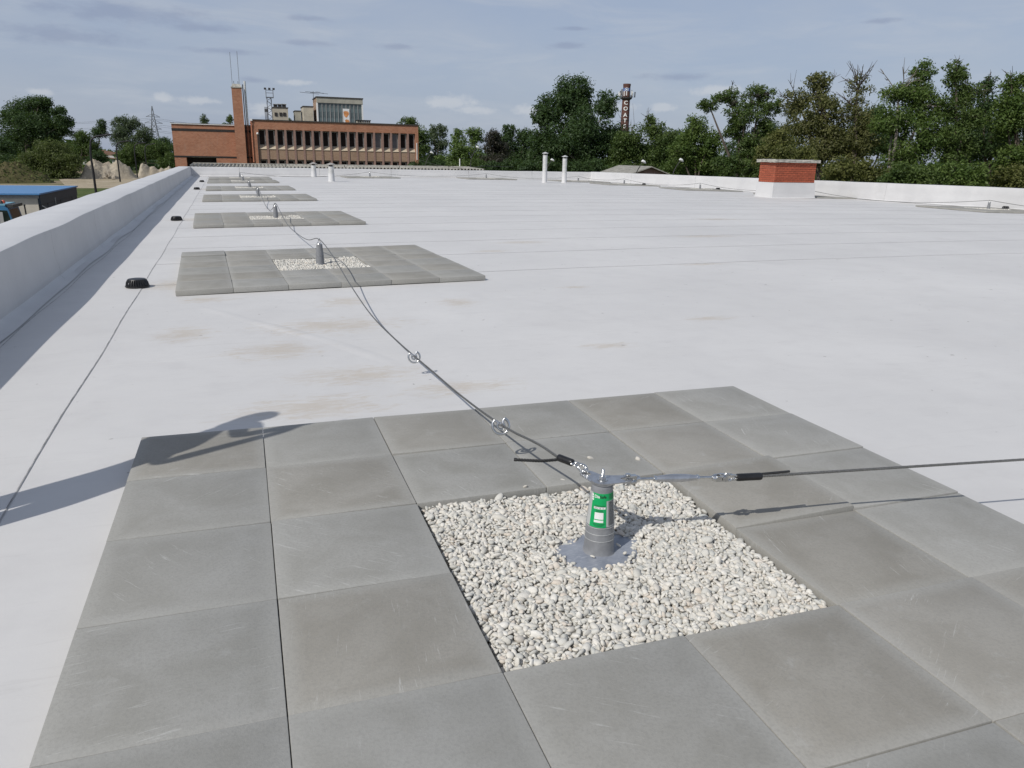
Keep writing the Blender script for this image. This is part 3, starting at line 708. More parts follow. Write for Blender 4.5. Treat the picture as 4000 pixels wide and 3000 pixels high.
prof += [(.004, PZ+.0455), (.0, PZ+.0457)]; mb.lathe(prof, n=14); part('threaded_stud', mb, 'steel', NA, True, True)
ZP = NA.location.z+PZ+.005                      # height of the plates above the roof
def tip(a, L): return np.array([AXY[0]+L*math.cos(a), AXY[1]+L*math.sin(a), ZP])

# ------------------------------------------------------------------ wire ropes
def spline(P, step):
    P = np.asarray(P, float); d = np.r_[0, np.cumsum(np.linalg.norm(np.diff(P, axis=0), axis=1))]
    n = max(4, int(d[-1]/step)); s = np.linspace(0, d[-1], n); m = np.gradient(P, d, axis=0); out = []
    for q in s:
        i = min(len(d)-2, max(0, np.searchsorted(d, q)-1)); h = d[i+1]-d[i]; t = (q-d[i])/h
        out.append((2*t**3-3*t**2+1)*P[i]+(t**3-2*t**2+t)*h*m[i]+(-2*t**3+3*t**2)*P[i+1]+(t**3-t**2)*h*m[i+1])
    return np.array(out)
hL = tip(A_L, .078); hR = tip(A_R, .080)
P2 = pos[0]; topz = lambda q: float(roofz(*q))+.008+.322
px12 = [(2120, 1745), (2000, 1684), (1800, 1545), (1700, 1460), (1560, 1340), (1450, 1230), (1370, 1115), (1300, 1000), (1268, 956)]
slv0 = np.array([-.052, .150, .300]); slv1 = np.array([-.082, .205, .302])
line12 = [onplane(x, y_, (-.08, .2), P2) for x, y_ in px12]
main_pts = [slv1]+line12+[np.array([P2[0], P2[1], topz(P2)])]
px23 = [(1205, 937), (1160, 912), (1119, 871), (1097, 831)]; main_pts += [onplane(x, y_, P2, pos[1]) for x, y_ in px23]+[np.array([*pos[1], topz(pos[1])])]
px34 = [(1065, 815), (1049, 818), (1033, 794), (1024, 772)]
for x, y_ in px34:
    q = onplane(x, y_, pos[1], pos[2]); q[2] = max(q[2], .03+float(roofz(q[0], q[1]))); main_pts.append(q)
main_pts.append(np.array([*pos[2], topz(pos[2])]))
for a, b in zip(pos[2:-1], pos[3:]):
    for u in (.25, .5, .75): main_pts.append(np.array([a[0]+(b[0]-a[0])*u, a[1]+(b[1]-a[1])*u, topz(a)-.9*u*(1-u)+.012]))
    main_pts.append(np.array([*b, topz(b)]))
C = spline(main_pts, .01)
cut = np.searchsorted(C[:, 1], 3.4)
rope = thing('wire_rope', 'long grey wire rope sagging between the anchor posts of the left row', 'rope', tuple(main_pts[0]), 'safety wire ropes')
mb = MB(); mb.tube(C[:cut+1], .0046, 18, lobes=6, twist=110, lob=.13); part('near_strand', mb, 'wire_rope', rope, True)
far = C[cut::8]; mb = MB(); mb.tube(far, .0046+.00013*np.clip(far[:, 1]-3, 0, 60), 8); part('far_strand', mb, 'wire_rope', rope, True)
def rope_loop(t, hole, s0, up):
    """the end eye: strands from the sleeve round through the plate hole"""
    d = (s0-hole); L = np.linalg.norm(d); d = d/L; n = np.cross(d, up); n /= np.linalg.norm(n)
    for sgn in (-1, 1):
        P = [s0+n*.006*sgn, s0-d*L*.4+n*.0105*sgn+np.array([0, 0, .006]), s0-d*L*.75+n*.010*sgn+np.array([0, 0, .012*(sgn > 0)]), hole+n*.004*sgn+np.array([0, 0, .007])]
        mb = MB(); mb.tube(spline(P, .002), .0046, 14, lobes=6, twist=140); part('end_loop', mb, 'steel', t, True)
    mb = MB(); mb.torus(tuple(hole+d*.004), .0085, .0045, tuple(n), n=20); part('thimble', mb, 'steel', t, True)
def sleeve(t, a, b, r=.0125):
    d = (b-a)/np.linalg.norm(b-a); mb = MB(); L = np.linalg.norm(b-a)
    mb.tube([a+d*L*u for u in (0, .02, .06, .2, .5, .8, .94, .98, 1)], [r*.7, r*.92, r, r, r*.985, r, r, r*.92, r*.7], 22); o = part('sleeve', mb, 'black_plastic', t, True); o['label'] = 'black plastic sleeve clamping the rope end'
rope_loop(rope, hL, slv0, np.array([0, 0, 1.])); sleeve(rope, slv0, slv1)
t0 = slv1+np.array([-.004, -.004, -.006]); mb = MB()
mb.tube(spline([slv0*.3+slv1*.7, t0, t0+np.array([-.05, .006, -.001]), t0+np.array([-.10, .017, .002]), t0+np.array([-.135, .03, .003])], .004), .0048, 12, lobes=6, twist=110); part('rope_tail', mb, 'black_tape', rope, True)
mb = MB(); e_ = t0+np.array([-.135, .03, .003]); mb.tube([e_, e_+np.array([-.008, .002, .001])], [.0062, .0055], 10); part('tail_cap', mb, 'black_tape', rope, True)
# rope to the right with turnbuckle
tb = thing('turnbuckle', 'polished steel turnbuckle between the near anchor plate and the right hand rope', 'turnbuckle', tuple(hR))
DR = np.array([.9927, -.12, 0]); zl = lambda s: float(np.interp(s, [0, .28, .40, 1.5, 3.7, 7], [hR[2], .268, .2585, .249, .232, .29]))
pt = lambda s: np.array([hR[0]+DR[0]*s, hR[1]+DR[1]*s, zl(s)])
nrm = np.array([.12, .9927, 0]); up = np.array([0, 0, 1.])
def bar(name, s0, s1, r, mat, n=16, rr=None):
    k_ = np.linspace(0, 1, len(rr)) if rr else (0, 1)
    mb = MB(); mb.tube([pt(s0+(s1-s0)*u) for u in k_], rr or [r, r], n); return part(name, mb, mat, tb, True)
def fork(c, d, flip):
    for sg in (-1, 1):
        mb = MB(); o = up*sg*.0105 if not flip else nrm*sg*.0105; w = nrm*.009 if not flip else up*.009; th = (up if not flip else nrm)*.0028
        a, b = c-d*.012, c+d*.028
        V = [p+q+r_ for p in (a, b) for q in (o-th, o+th) for r_ in (-w, w)]; mb.add(V, [(0, 1, 3, 2), (4, 6, 7, 5), (0, 2, 6, 4), (1, 5, 7, 3), (0, 4, 5, 1), (2, 3, 7, 6)])
        part('jaw_cheek', mb, 'steel', tb)
    ax = up if not flip else nrm
    mb = MB(); mb.tube([c+d*.026, c+d*.030, c+d*.04], [.013, .013, .009], 12); part('jaw_root', mb, 'steel', tb, True)
    mb = MB(); mb.tube([c-ax*.019, c-ax*.015, c-ax*.0149, c+ax*.0149, c+ax*.015, c+ax*.019], [.0085, .0085, .005, .005, .0085, .0085], 14); part('clevis_pin', mb, 'steel', tb, True)
fork(pt(.004), DR, False)
bar('threaded_rod', .04, .098, .0052, 'steel'); bar('lock_nut', .093, .101, .010, 'steel', 6)
bar('body', .101, .242, 0, 'steel_satin', 22, [.0085, .0105, .0125, .0135, .0138, .0135, .0125, .0105, .0085])
bar('lock_nut', .242, .250, .010, 'steel', 6); bar('threaded_rod', .246, .300, .0048, 'steel')
fork(pt(.338), -DR, True)
mb = MB(); mb.torus(tuple(hR+np.array([-.012, -.03, -.012])), .012, .0009, (.3, 1, .25), n=26, k=6); part('split_ring', mb, 'steel', tb, True)
rr_ = thing('wire_rope', 'grey wire rope running out to the right from the turnbuckle, past the picture edge', 'rope', tuple(pt(.36)), 'safety wire ropes')
for sg in (-1, 1):
    mb = MB(); mb.tube(spline([pt(.336)+nrm*.002*sg+up*.006*sg, pt(.352)+up*.0105*sg, pt(.372)+up*.0075*sg, pt(.392)+up*.004*sg], .002), .0046, 14, lobes=6, twist=140); part('end_loop', mb, 'steel', rr_, True)
sleeve(rr_, pt(.386), pt(.478), .0128)
S_ = np.linspace(.47, 7.2, 1400); mb = MB(); mb.tube([pt(s) for s in S_], .0046, 14, lobes=6, twist=110, lob=.13); part('near_strand', mb, 'wire_rope', rr_, True)
mb = MB(); mb.tube(spline([pt(.47)+up*.006+nrm*.004, pt(.52)+up*.007+nrm*.005, pt(.555)+up*.0075+nrm*.006, pt(.585)+up*.008+nrm*.007], .004), .0042, 10); part('rope_tail', mb, 'black_tape', rr_, True)
# far ropes: along the far end and down the right side
def sag_rope(A, B, sag, label, r=.008):
    za, zb = topz(A), topz(B); mb = MB()
    mb.tube([(A[0]+(B[0]-A[0])*u, A[1]+(B[1]-A[1])*u, max(za+(zb-za)*u-4*sag*u*(1-u), .03+float(roofz(A[0]+(B[0]-A[0])*u, A[1]+(B[1]-A[1])*u)))) for u in np.linspace(0, 1, 40)], r, 6)
    solo('wire_rope', mb, 'wire_far', label, 'rope', 'safety wire ropes', True)
seq = [pos[-1]]+RA
names = ['from the farthest left row anchor past the paired short flues', 'along the far parapet between its two middle anchors', 'behind the tall flues to the far right corner anchor', 'from the far right corner anchor to the one before it',
         'between the anchors left of the brick chimney', 'running behind the brick chimney from the left', 'emerging right of the brick chimney to the right hand anchor']
for i in range(len(seq)-1): sag_rope(seq[i], seq[i+1], (.26, .22, .22, .14, .2, .2, .26)[i], 'thin dark wire rope '+names[i])
sag_rope(RA[-1], (23.0, 9.), .24, 'thin dark wire rope leaving the right hand anchor past the picture edge')
# rope gliders: open crescent rings with a small rope eye
def glider(px, py, label, size):
    c = onplane(px, py, (-.08, .2), P2); i = int(np.argmin(np.linalg.norm(C-c, axis=1))); c = C[i]; d = C[i+6]-C[i-6]; d /= np.linalg.norm(d)
    t = thing('rope_glider', label, 'glider', tuple(c), 'open rings hung on the rope'); ce = c-np.array([0, 0, .006])
    axis = (CAM-c)/np.linalg.norm(CAM-c)*.8-d*.35; axis /= np.linalg.norm(axis)
    u = np.array([0, 0, 1.])-axis*axis[2]; u /= np.linalg.norm(u)
    mb = MB(); mb.torus(ce, size, size*.17, axis, rad(48), rad(332), n=44, k=10, flat=.75, up=u); part('outer_ring', mb, 'steel', t, True)
    mb = MB(); mb.torus(ce, size*.42, size*.15, axis, rad(40), rad(320), n=30, k=10, flat=1.1, up=u); part('inner_eye', mb, 'steel', t, True)
    w = np.cross(axis, u)
    for a in (48, 332):
        q = lambda R, b: ce+R*(math.cos(rad(b))*u+math.sin(rad(b))*w)
        mb = MB(); mb.tube([q(size*1.02, a), q(size*.72, a-4 if a < 180 else a+4), q(size*.42, 40 if a < 180 else 320)], [size*.12, size*.16, size*.15], 10); part('arm', mb, 'steel_satin', t, True)
    mb = MB(); mb.tube([c-d*size*.35, c+d*size*.35], size*.24, 12); part('bush', mb, 'steel_satin', t, True)
glider(1955, 1662, 'steel open ring on the rope above the front pavers, nearer of the two', .034)
glider(1618, 1404, 'steel open ring on the rope over the white membrane, farther of the two', .034)

# ------------------------------------------------------------------ roof drains
def drain():
    t = thing('roof_drain', 'x', 'drain', (0, 0, 0))
    mb = MB(); mb.lathe([(.0, .078), (.055, .078), (.078, .074), (.084, .066), (.082, .06), (.0, .058)], n=32); part('lid', mb, 'drain_black', t, True, True)
    mb = MB(); mb.lathe([(.112, .0), (.112, .008), (.098, .012), (.0, .012)], n=32); part('rim', mb, 'drain_black', t, True, True)
    mb = MB(); mb.lathe([(.072, .01), (.06, .06)], n=24, cap=False); part('core', mb, 'drain_black', t, True, True)
    rib = MB(); rib.tube([(.102, 0, .008), (.096, 0, .04), (.08, 0, .068)], .0055, 6); me = rib.mesh('rib', 'drain_black', True)
    for i in range(28): o = link('rib', me, t); o.rotation_euler = (0, 0, i*2*math.pi/28)
    return t
D0 = drain()
for i, (x, y_, l) in enumerate([(-2.06, 6.25, 'ribbed black roof drain left of the second paver patch, nearest of all drains'), (-2.27, 14.5, 'ribbed black roof drain left of the third paver patch by the parapet shadow'),
                               (-2.56, 28.6, 'black roof drain left of the fifth paver patch'), (-2.72, 36.6, 'farthest black roof drain of the left side, near the corner'),
                               (19.9, 36.6, 'black roof drain by the patch just right of the tall flues'), (21.2, 31.4, 'black roof drain by the patch left of the brick chimney'), (22.9, 17.2, 'black roof drain by the farthest right patch')]):
    o = D0 if i == 0 else copy_tree(D0); o.location = (x, y_, float(roofz(x, y_))+.012); tag(o, l, 'drain', 'roof drains')
    if i >= 4: o.location.z += .05

# ------------------------------------------------------------------ flues
def flue(x, y, h, r, label, tall):
    z = float(roofz(x, y)); t = thing('flue_pipe', label, 'flue', (x, y, z), 'metal flue pipes'); hc = h*.38 if tall else h*.45
    mb = MB(); mb.lathe([(r*1.5, z+.004), (r*1.25, z+.02), (r*1.13, z+.06), (r*1.1, z+hc-.01), (r*1.14, z+hc-.008), (r*1.14, z+hc), (r*1.0, z+hc+.002)], (x, y, 0), 28); part('membrane_collar', mb, 'parapet_membrane', t, True)
    mb = MB(); pr = []
    ns = 5 if tall else 2
    for i in range(ns):
        a = z+hc+(h-.17-hc)*i/ns; b = z+hc+(h-.17-hc)*(i+1)/ns; pr += [(r, a), (r, b-.012), (r*1.035, b-.010), (r*1.035, b-.002)]
    mb.lathe(pr+[(r*.9, z+h-.168)], (x, y, 0), 28); part('pipe', mb, 'galvanised', t, True)
    mb = MB(); mb.lathe([(r*.86, z+h-.17), (r*.86, z+h-.1)], (x, y, 0), 20); part('throat', mb, 'metal_dark', t, True)
    for k_ in range(4):
        a = k_*math.pi/2+.6; mb = MB(); mb.box(x+r*.97*math.cos(a)-.008, x+r*.97*math.cos(a)+.008, y+r*.97*math.sin(a)-.008, y+r*.97*math.sin(a)+.008, z+h-.2, z+h-.07); part('strut', mb, 'galvanised', t)
    R = r*(1.42 if tall else 1.65)
    mb = MB(); mb.lathe([(R, z+h-.085), (R*1.0, z+h-.07), (R*.1, z+h), (0, z+h+.004)], (x, y, 0), 28); part('rain_cap', mb, 'galvanised' if tall else 'flue_cap', t, True)
flue(14.85, 38.7, 1.63, .125, 'tall white flue with conical cap, left one of the taller pair', True)
flue(16.15, 39., 1.49, .125, 'tall white flue with conical cap, right one of the taller pair', True)
flue(3.0, 45.2, .82, .135, 'short metal flue with flat rain cap, left one at the far parapet', False)
flue(3.12, 37.0, .88, .135, 'short metal flue with flat rain cap, right and nearer one of the short pair', False)

# ------------------------------------------------------------------ brick chimney on the roof
def chimney():
    X0, X1, Y0, Y1 = 18.80, 20.74, 24.0, 25.0; z0 = float(roofz(19.8, 24.5))-.01; t = thing('brick_chimney', 'wide red brick chimney with concrete cap and white membrane skirt', 'chimney', (19.77, 24.5, z0))
    hb = .60; mb = MB()
    cx, cy = (X0+X1)/2, (Y0+Y1)/2
    def ringv(g, z, j=0): return [(X0-g, Y0-g, z), (X1+g, Y0-g, z), (X1+g, Y1+g, z), (X0-g, Y1+g, z)]
    V = ringv(.09, z0+.012)+ringv(.06, z0+.04)+ringv(.045, z0+.16)+ringv(.03, z0+hb-.02)+ringv(.032, z0+hb)+ringv(-.02, z0+hb+.004)
    f = [(4*i+j, 4*i+(j+1) % 4, 4*i+4+(j+1) % 4, 4*i+4+j) for i in range(5) for j in range(4)]+[(20, 21, 22, 23)]
    mb.add(V, f); part('membrane_skirt', mb, 'parapet_membrane', t)
    core = MB(); core.box(X0+.012, X1-.012, Y0+.012, Y1-.012, z0+hb-.05, z0+1.36); part('mortar_core', core, 'mortar', t)
    ch = .0845; n = 9
    def bm_(w, d):
        bm = bmesh.new(); bmesh.ops.create_cube(bm, size=1); bmesh.ops.scale(bm, vec=(w, d, ch-.013), verts=bm.verts); bmesh.ops.bevel(bm, geom=list(bm.edges), offset=.004, segments=1, affect='EDGES')
        me = bpy.data.meshes.new('brick'); bm.to_mesh(me); bm.free(); me.materials.append(MATS['brick_red']); return me
    LX = (X1-X0)/9; LY = (Y1-Y0)/4; fx, fy = bm_(LX-.012, .11), bm_(.11, LY-.012)
    hx, hy = bm_(LX/2-.012, .11), bm_(.11, LY/2-.012)
    for c in range(n):
        z = z0+hb+.006+ch*(c+.5)
        for side, yv in ((0, Y0+.052), (1, Y1-.052)):
            cells = [(X0+LX*(i+.5), fx) for i in range(9)] if c % 2 == 0 else [(X0+LX*.25, hx)]+[(X0+LX*(i+1), fx) for i in range(8)]+[(X1-LX*.25, hx)]
            for xx, me in cells: link('brick', me, t, (xx-t.location.x+random.gauss(0, .0015), yv-t.location.y+random.gauss(0, .0035), z-z0))
        for side, xv in ((0, X0+.055), (1, X1-.055)):
            a, b = Y0+.11, Y1-.11; q = (b-a)/3
            if 'g' not in dir(chimney): chimney.g = bm_(.11, q-.012); chimney.h = bm_(.11, q/2-.012)
            cells = [(a+q*(i+.5), chimney.g) for i in range(3)] if c % 2 == 0 else [(a+q*.25, chimney.h)]+[(a+q*(i+1), chimney.g) for i in range(2)]+[(b-q*.25, chimney.h)]
            for yy, me in cells: link('brick', me, t, (xv-t.location.x+random.gauss(0, .0035), yy-t.location.y, z-z0))
    zt = z0+hb+.006+ch*n
    bm = bmesh.new(); bmesh.ops.create_cube(bm, size=1); bmesh.ops.subdivide_edges(bm, edges=list(bm.edges), cuts=7, use_grid_fill=True)
    for v in bm.verts:
        v.co.x *= X1-X0+.22; v.co.y *= Y1-Y0+.18; v.co.z *= .115
        v.co.z += .012*math.sin(v.co.x*5+1)*math.cos(v.co.y*4)+random.gauss(0, .004); v.co.x += random.gauss(0, .005); v.co.y += random.gauss(0, .006)
    me = bpy.data.meshes.new('cap'); bm.to_mesh(me); bm.free(); me.materials.append(MATS['concrete_cap']); link('cap', me, t, (0, 0, zt+.055-z0))
chimney()

# ------------------------------------------------------------------ person beside the frame, whose shadow falls on the pavers
def person():
    fw, sd = np.array([.63, -.775, 0]), np.array([.775, .63, 0]); foot = np.array([-2.42, .73, .0])
    J = {'pel': (0, 0, .86, .11, .15), 'wai': (-.04, 0, .98, .09, .13), 'che': (-.12, 0, 1.12, .085, .15), 'nec': (-.19, 0, 1.25, .045, .045), 'hed': (-.2, 0, 1.31, .068, .07), 'top': (-.18, 0, 1.41, .072, .07)}
    E_ = [('pel', 'wai'), ('wai', 'che'), ('che', 'nec'), ('nec', 'hed'), ('hed', 'top')]
    for s, q in ((-1, 'l'), (1, 'r')):
        J.update({'hip'+q: (s*.03, s*.09, .80, .09, .09), 'kne'+q: (.03+s*.07, s*.10, .44, .07, .07), 'ank'+q: (-.01+s*.12, s*.10, .08, .05, .05), 'toe'+q: (.13+s*.12, s*.12, .03, .038, .03)})
        E_ += [('pel', 'hip'+q), ('hip'+q, 'kne'+q), ('kne'+q, 'ank'+q), ('ank'+q, 'toe'+q)]
        dz = .0 if s < 0 else -.03
        J.update({'sho'+q: (-.12, s*.16, 1.16, .045, .045), 'elb'+q: (.10, s*.2, .98, .034, .034), 'wri'+q: (.14, s*.06, 1.30, .024, .024), 'han'+q: (.12, s*.05, 1.38, .028, .02)})
        E_ += [('che', 'sho'+q), ('sho'+q, 'elb'+q), ('elb'+q, 'wri'+q), ('wri'+q, 'han'+q)]
        for k_, (a, b, l) in enumerate(((-.03, .01, .07), (-.01, .02, .08), (.012, .02, .078), (.03, .012, .062), (.0, -.035, .045))):
            J['f%d%s' % (k_, q)] = (.115+b*.4, s*(.05+a), 1.38+l*.55, .009, .009); J['g%d%s' % (k_, q)] = (.10+b*.2, s*(.05+a*1.1), 1.38+l, .008, .008); E_ += [('han'+q, 'f%d%s' % (k_, q)), ('f%d%s' % (k_, q), 'g%d%s' % (k_, q))]
    K = list(J); V = [tuple(foot+fw*J[k_][0]*1.2+sd*J[k_][1]+np.array([0, 0, J[k_][2]*1.24+.012])) for k_ in K]
    t = thing('person', 'person in dark clothes by the left parapet, seen only by the shadow on the pavers', 'person', tuple(foot))
    me = bpy.data.meshes.new('body'); me.from_pydata([tuple(np.array(v)-foot) for v in V], [(K.index(a), K.index(b)) for a, b in E_], []); o = link('body', me, t)
    md = o.modifiers.new('Skin', 'SKIN'); md.use_smooth_shade = True
    for i, k_ in enumerate(K): me.skin_vertices[0].data[i].radius = J[k_][3:5]; me.skin_vertices[0].data[i].use_root = (k_ == 'pel')
    o.modifiers.new('Sub', 'SUBSURF').levels = 1; o.modifiers['Sub'].render_levels = 2; me.materials.append(MATS['shirt'])
    c = foot+fw*.17+np.array([0, 0, 1.79]); mb = MB(); V = [c+fw*a*.005+sd*b*.08+np.array([0, 0, h*.038]) for a in (-1, 1) for b in (-1, 1) for h in (-1, 1)]
    mb.add(V, [(0, 1, 3, 2), (4, 6, 7, 5), (0, 2, 6, 4), (1, 5, 7, 3), (0, 4, 5, 1), (2, 3, 7, 6)]); solo('phone', mb, 'black_plastic', 'dark phone held up by the person outside the picture on the left', 'phone')
person()

# ------------------------------------------------------------------ ribbed sheet roof beyond the far parapet
def ribbed():
    x0, x1, ya, yb, za, zb = -4.0, 15.3, 51.5, 55.5, .44, .52
    t = thing('ribbed_roof_building', 'low building behind the far parapet with grey ribbed fibre cement roof', 'building', ((x0+x1)/2, 54, GROUND))
    mb = MB(); mb.box(x0+.2, x1-.2, ya+.25, yb+6, GROUND, za-.05); part('wall', mb, 'grey_render', t)
    per = .235; w = per*5; n = int((x1-x0)/w)
    for i in range(n+1):
        a = x0+i*w; b = min(a+w+.04, x1+.04); u = np.arange(a, b, per/10); r = random.Random(i); dz, dy = r.uniform(-.012, .012), r.uniform(-.05, .05)
        top = [[(x, yy+dy, za+(zb-za)*(yy-ya)/(yb-ya)+.055*math.cos(2*math.pi*(x-x0)/per)+dz+.004*(i % 2)+.0028*(x-x0)) for x in u] for yy in (ya, (ya+yb)/2, yb)]
        mb = MB(); mb.grid(top); mb.grid([[(p[0], p[1], p[2]-.02) for p in row] for row in top]); mb.grid([[p for p in top[0]], [(p[0], p[1], p[2]-.02) for p in top[0]]])
        part('ribbed_sheet', mb, 'eternit', t, True)
    mb = MB(); mb.tube([(x0, yb, zb+.02), (x1, yb, zb+.07)], .07, 10); part('ridge_roll', mb, 'eternit', t, True)
    for i, xx in enumerate((-2.1, 1.8, 5.6, 9.3, 12.8)):
        mb = MB(); mb.tube([(xx, ya+.5, za), (xx+.02, ya+.5, za+.2)], .02, 6); part('hook', mb, 'metal_dark', t)
ribbed()

# ------------------------------------------------------------------ brick building in the background
Z2 = lambda zx, zy, Y: onY(640+zx/2.127, 180+zy/2.127, Y)
def bwin(t, x0, x1, z0, z1, y, pane, slope, label=None):
    """window in its recess: frame > pane, sill"""
    wv = .085; mb = MB()
    mb.box(x0, x0+wv*.6, y-.06, y+.02, z0, z1); mb.box(x1-wv*1.6, x1, y-.06, y+.02, z0, z1); mb.box(x0+wv*.6, x1-wv*1.6, y-.06, y+.02, z1-wv*1.2, z1); mb.box(x0+wv*.6, x1-wv*1.6, y-.06, y+.02, z0, z0+wv*.8)
    w = part('window', mb, 'frame_grey', t)
    p = MB(); p.box(x0+wv*.6, x1-wv*1.6, y-.012, y+.01, z0+wv*.8, z1-wv*1.2); part('pane', p, pane, w)
    if slope:
        s = MB(); s.add([(x0-.02, y-.02, z0), (x1+.02, y-.02, z0), (x1+.02, y-.5, z0-.42), (x0-.02, y-.5, z0-.42), (x0-.02, y-.02, z0-.46), (x1+.02, y-.02, z0-.46)], [(0, 1, 2, 3), (3, 2, 5, 4), (0, 3, 4), (1, 5, 2)])
        part('sill', s, 'sill_pale', w)
    return w
def building():
    Y = 95.; t = thing('brick_building', 'long two storey orange brick building with a row of narrow windows and rooftop huts', 'building', (8, 100, GROUND))
    XL, XR = .69, 19.98; zt, wt, wb, lt = 4.93, 3.98, 2.22, .66; rec = .5
    mb = MB(); mb.box(XL+.05, XR-.05, Y+rec, Y+14, GROUND, zt-.15); part('wall', mb, 'brick_wall', t)
    mb = MB(); mb.box(XL, XR, Y, Y+rec-.003, wt, zt); part('parapet_band', mb, 'brick_wall', t)
    mb = MB(); mb.box(XL-.1, XR+.1, Y-.1, Y+14, zt+.002, zt+.12); part('roof_edge', mb, 'roof_felt', t)
    mb = MB(); mb.box(XL+.003, XR-.003, Y+.02, Y+rec-.003, lt, wb-.45); part('spandrel', mb, 'brick_pale', t)
    p0 = 1.30; pit = (19.57-.74-1.30)/17
    edges = [(XL, p0-.03)]
    for i in range(18):
        a = p0+i*pit; b = a+.74
        bwin(t, a, b, wb, wt-.03, Y+rec-.05, 'pane_grey' if i in (13, 15) else 'pane_dark', True)
        bwin(t, a, b, lt-2., lt-.05, Y+rec-.05, 'pane_dark', False)
        for q in range(3):
            pass
        edges.append((b+.03, a+pit-.03 if i < 17 else XR))
    for a, b in edges:
        mb = MB(); mb.box(a, b, Y-.04, Y+rec-.006, GROUND, wt-.004); part('pier', mb, 'brick_wall' if (b-a) > .36 else 'brick_pier', t)
    # left windowless wing
    L0 = -8.0; zl_ = 4.33; yl = Y+1.
    mb = MB(); mb.box(L0, XL, yl, Y+13, .72, zl_); part('wing_wall', mb, 'brick_wall', t)
    mb = MB(); mb.box(L0, L0+1.25, yl+.01, Y+13, GROUND, .70); mb.box(-3.55, XL-.01, yl+.01, Y+13, GROUND, .70); part('wing_plinth', mb, 'brick_wall', t)
    mb = MB(); mb.box(L0+1.25, -3.55, yl+1.2, yl+1.3, GROUND, .70); part('garage_opening', mb, 'black_band', t)
    for z, h in ((3.58, .26), (.72, .16)): mb = MB(); mb.box(L0-.02, XL, yl-.03, yl, z, z+h); part('dark_band', mb, 'black_band', t)
    mb = MB(); mb.box(L0-.1, XL, yl-.08, Y+13, zl_+.002, zl_+.1); part('wing_roof_edge', mb, 'roof_felt', t)
    mb = MB(); mb.box(L0-.1, XL, yl-.11, yl-.083, zl_-.03, zl_+.05); part('flashing', mb, 'white_paint', t)
    # stack
    c = MB(); c.box(-1.30, -.22, Y-.15, Y+.9, GROUND, 8.32); st = part('stack', c, 'brick_wall', t)
    mb = MB(); mb.box(-1.36, -.16, Y-.21, Y+.96, 8.322, 8.45); mb.add([(-1.3, Y-.15, 8.451), (-.22, Y-.15, 8.451), (-.22, Y+.9, 8.451), (-1.3, Y+.9, 8.451), (-1.16, Y, 8.75), (-.36, Y, 8.75), (-.36, Y+.75, 8.75), (-1.16, Y+.75, 8.75)], [(0, 1, 5, 4), (1, 2, 6, 5), (2, 3, 7, 6), (3, 0, 4, 7), (4, 5, 6, 7)]); part('stack_cap', mb, 'concrete_cap', st)
    for xx, tp in ((-1.18, 12.05), (-.42, 12.2)): mb = MB(); mb.tube([(xx, Y+.2, 8.5), (xx, Y+.2, tp)], .028, 6); part('lightning_rod', mb, 'pylon_steel', st)
    for xx in (-1.0, -.55): mb = MB(); mb.tube([(xx, Y+.2, 8.7), (xx, Y+.2, 9.05)], .03, 6); part('stub', mb, 'metal_dark', st)
    mb = MB(); mb.tube([(-.08, Y+.3, -2), (-.08, Y+.3, 8.75)], .05, 8); part('dark_pipe', mb, 'metal_dark', t)
    mb = MB(); mb.tube([(.16, Y+.3, 4.4), (.16, Y+.3, 9.1)], .12, 10); part('steel_flue', mb, 'galvanised', t, True)
    mb = MB(); mb.tube([(.14, Y+.3, -2), (.14, Y+.3, 4.4)], .05, 8); part('copper_pipe', mb, 'copper_pipe', t, True)
    mb = MB(); mb.tube([(.52, Y-.05, 4.95), (.56, Y-.05, 4.6), (.56, Y-.05, .3)], .1, 10); part('downpipe', mb, 'copper_pipe', t, True)
    mb = MB(); mb.box(.42, .68, Y-.15, Y+.05, 4.85, 5.08); part('hopper', mb, 'white_paint', t)
    mb = MB(); mb.tube([(XR-.2, Y-.06, .9), (XR-.2, Y-.06, 2.9)], .05, 8); part('white_pipe', mb, 'white_paint', t)
    mb = MB(); mb.tube([(1.15, Y-.08, 0), (1.15, Y-.08, 3.4)], .06, 8); part('downpipe', mb, 'metal_dark', t)
    mb = MB(); mb.lathe([(0, 3.35), (.1, 3.4), (.13, 3.5), (.08, 3.6), (0, 3.62)], (1.15, Y-.18, 0), 12); part('wall_lamp', mb, 'lamp_white', t, True)
    # roof huts
    def hut(name, za, zb, zy, Yf, dep, mat, zbase=zt+.1):
        a, b = Z2(za, zy, Yf), Z2(zb, zy, Yf); mb = MB(); mb.box(a[0], b[0], Yf, Yf+dep, zbase, a[2]); o = part(name, mb, mat, t)
        mb = MB(); mb.box(a[0]-.06, b[0]+.06, Yf-.06, Yf+dep+.06, a[2]+.002, a[2]+.1); part('hut_roof', mb, 'roof_felt', o); return o, a, b
    o, a, b = hut('vent_hut', 905, 1030, 512, 101, 4, 'beige_render')
    for i, zx in enumerate((932, 972, 1003)): q = Z2(zx, 566, 100.9); mb = MB(); mb.box(q[0]-.16, q[0]+.16, 100.93, 100.998, q[2]-.2, q[2]+.2); part('vent_opening', mb, 'black_band', o)
    for zx in (927, 963, 998):
        q = Z2(zx, 495, 102); mb = MB(); mb.box(q[0]-.22, q[0]+.22, 101.7, 102.3, a[2]+.1, q[2]+.12); v = part('roof_vent', mb, 'metal_dark', o)
        mb = MB(); mb.box(q[0]-.3, q[0]+.3, 101.6, 102.4, q[2]+.14, q[2]+.2); part('vent_lid', mb, 'galvanised', v)
    hut('stair_hut', 1090, 1138, 541, 101, 3, 'grey_render'); hut('stair_hut', 1158, 1240, 503, 99, 4, 'beige_render')
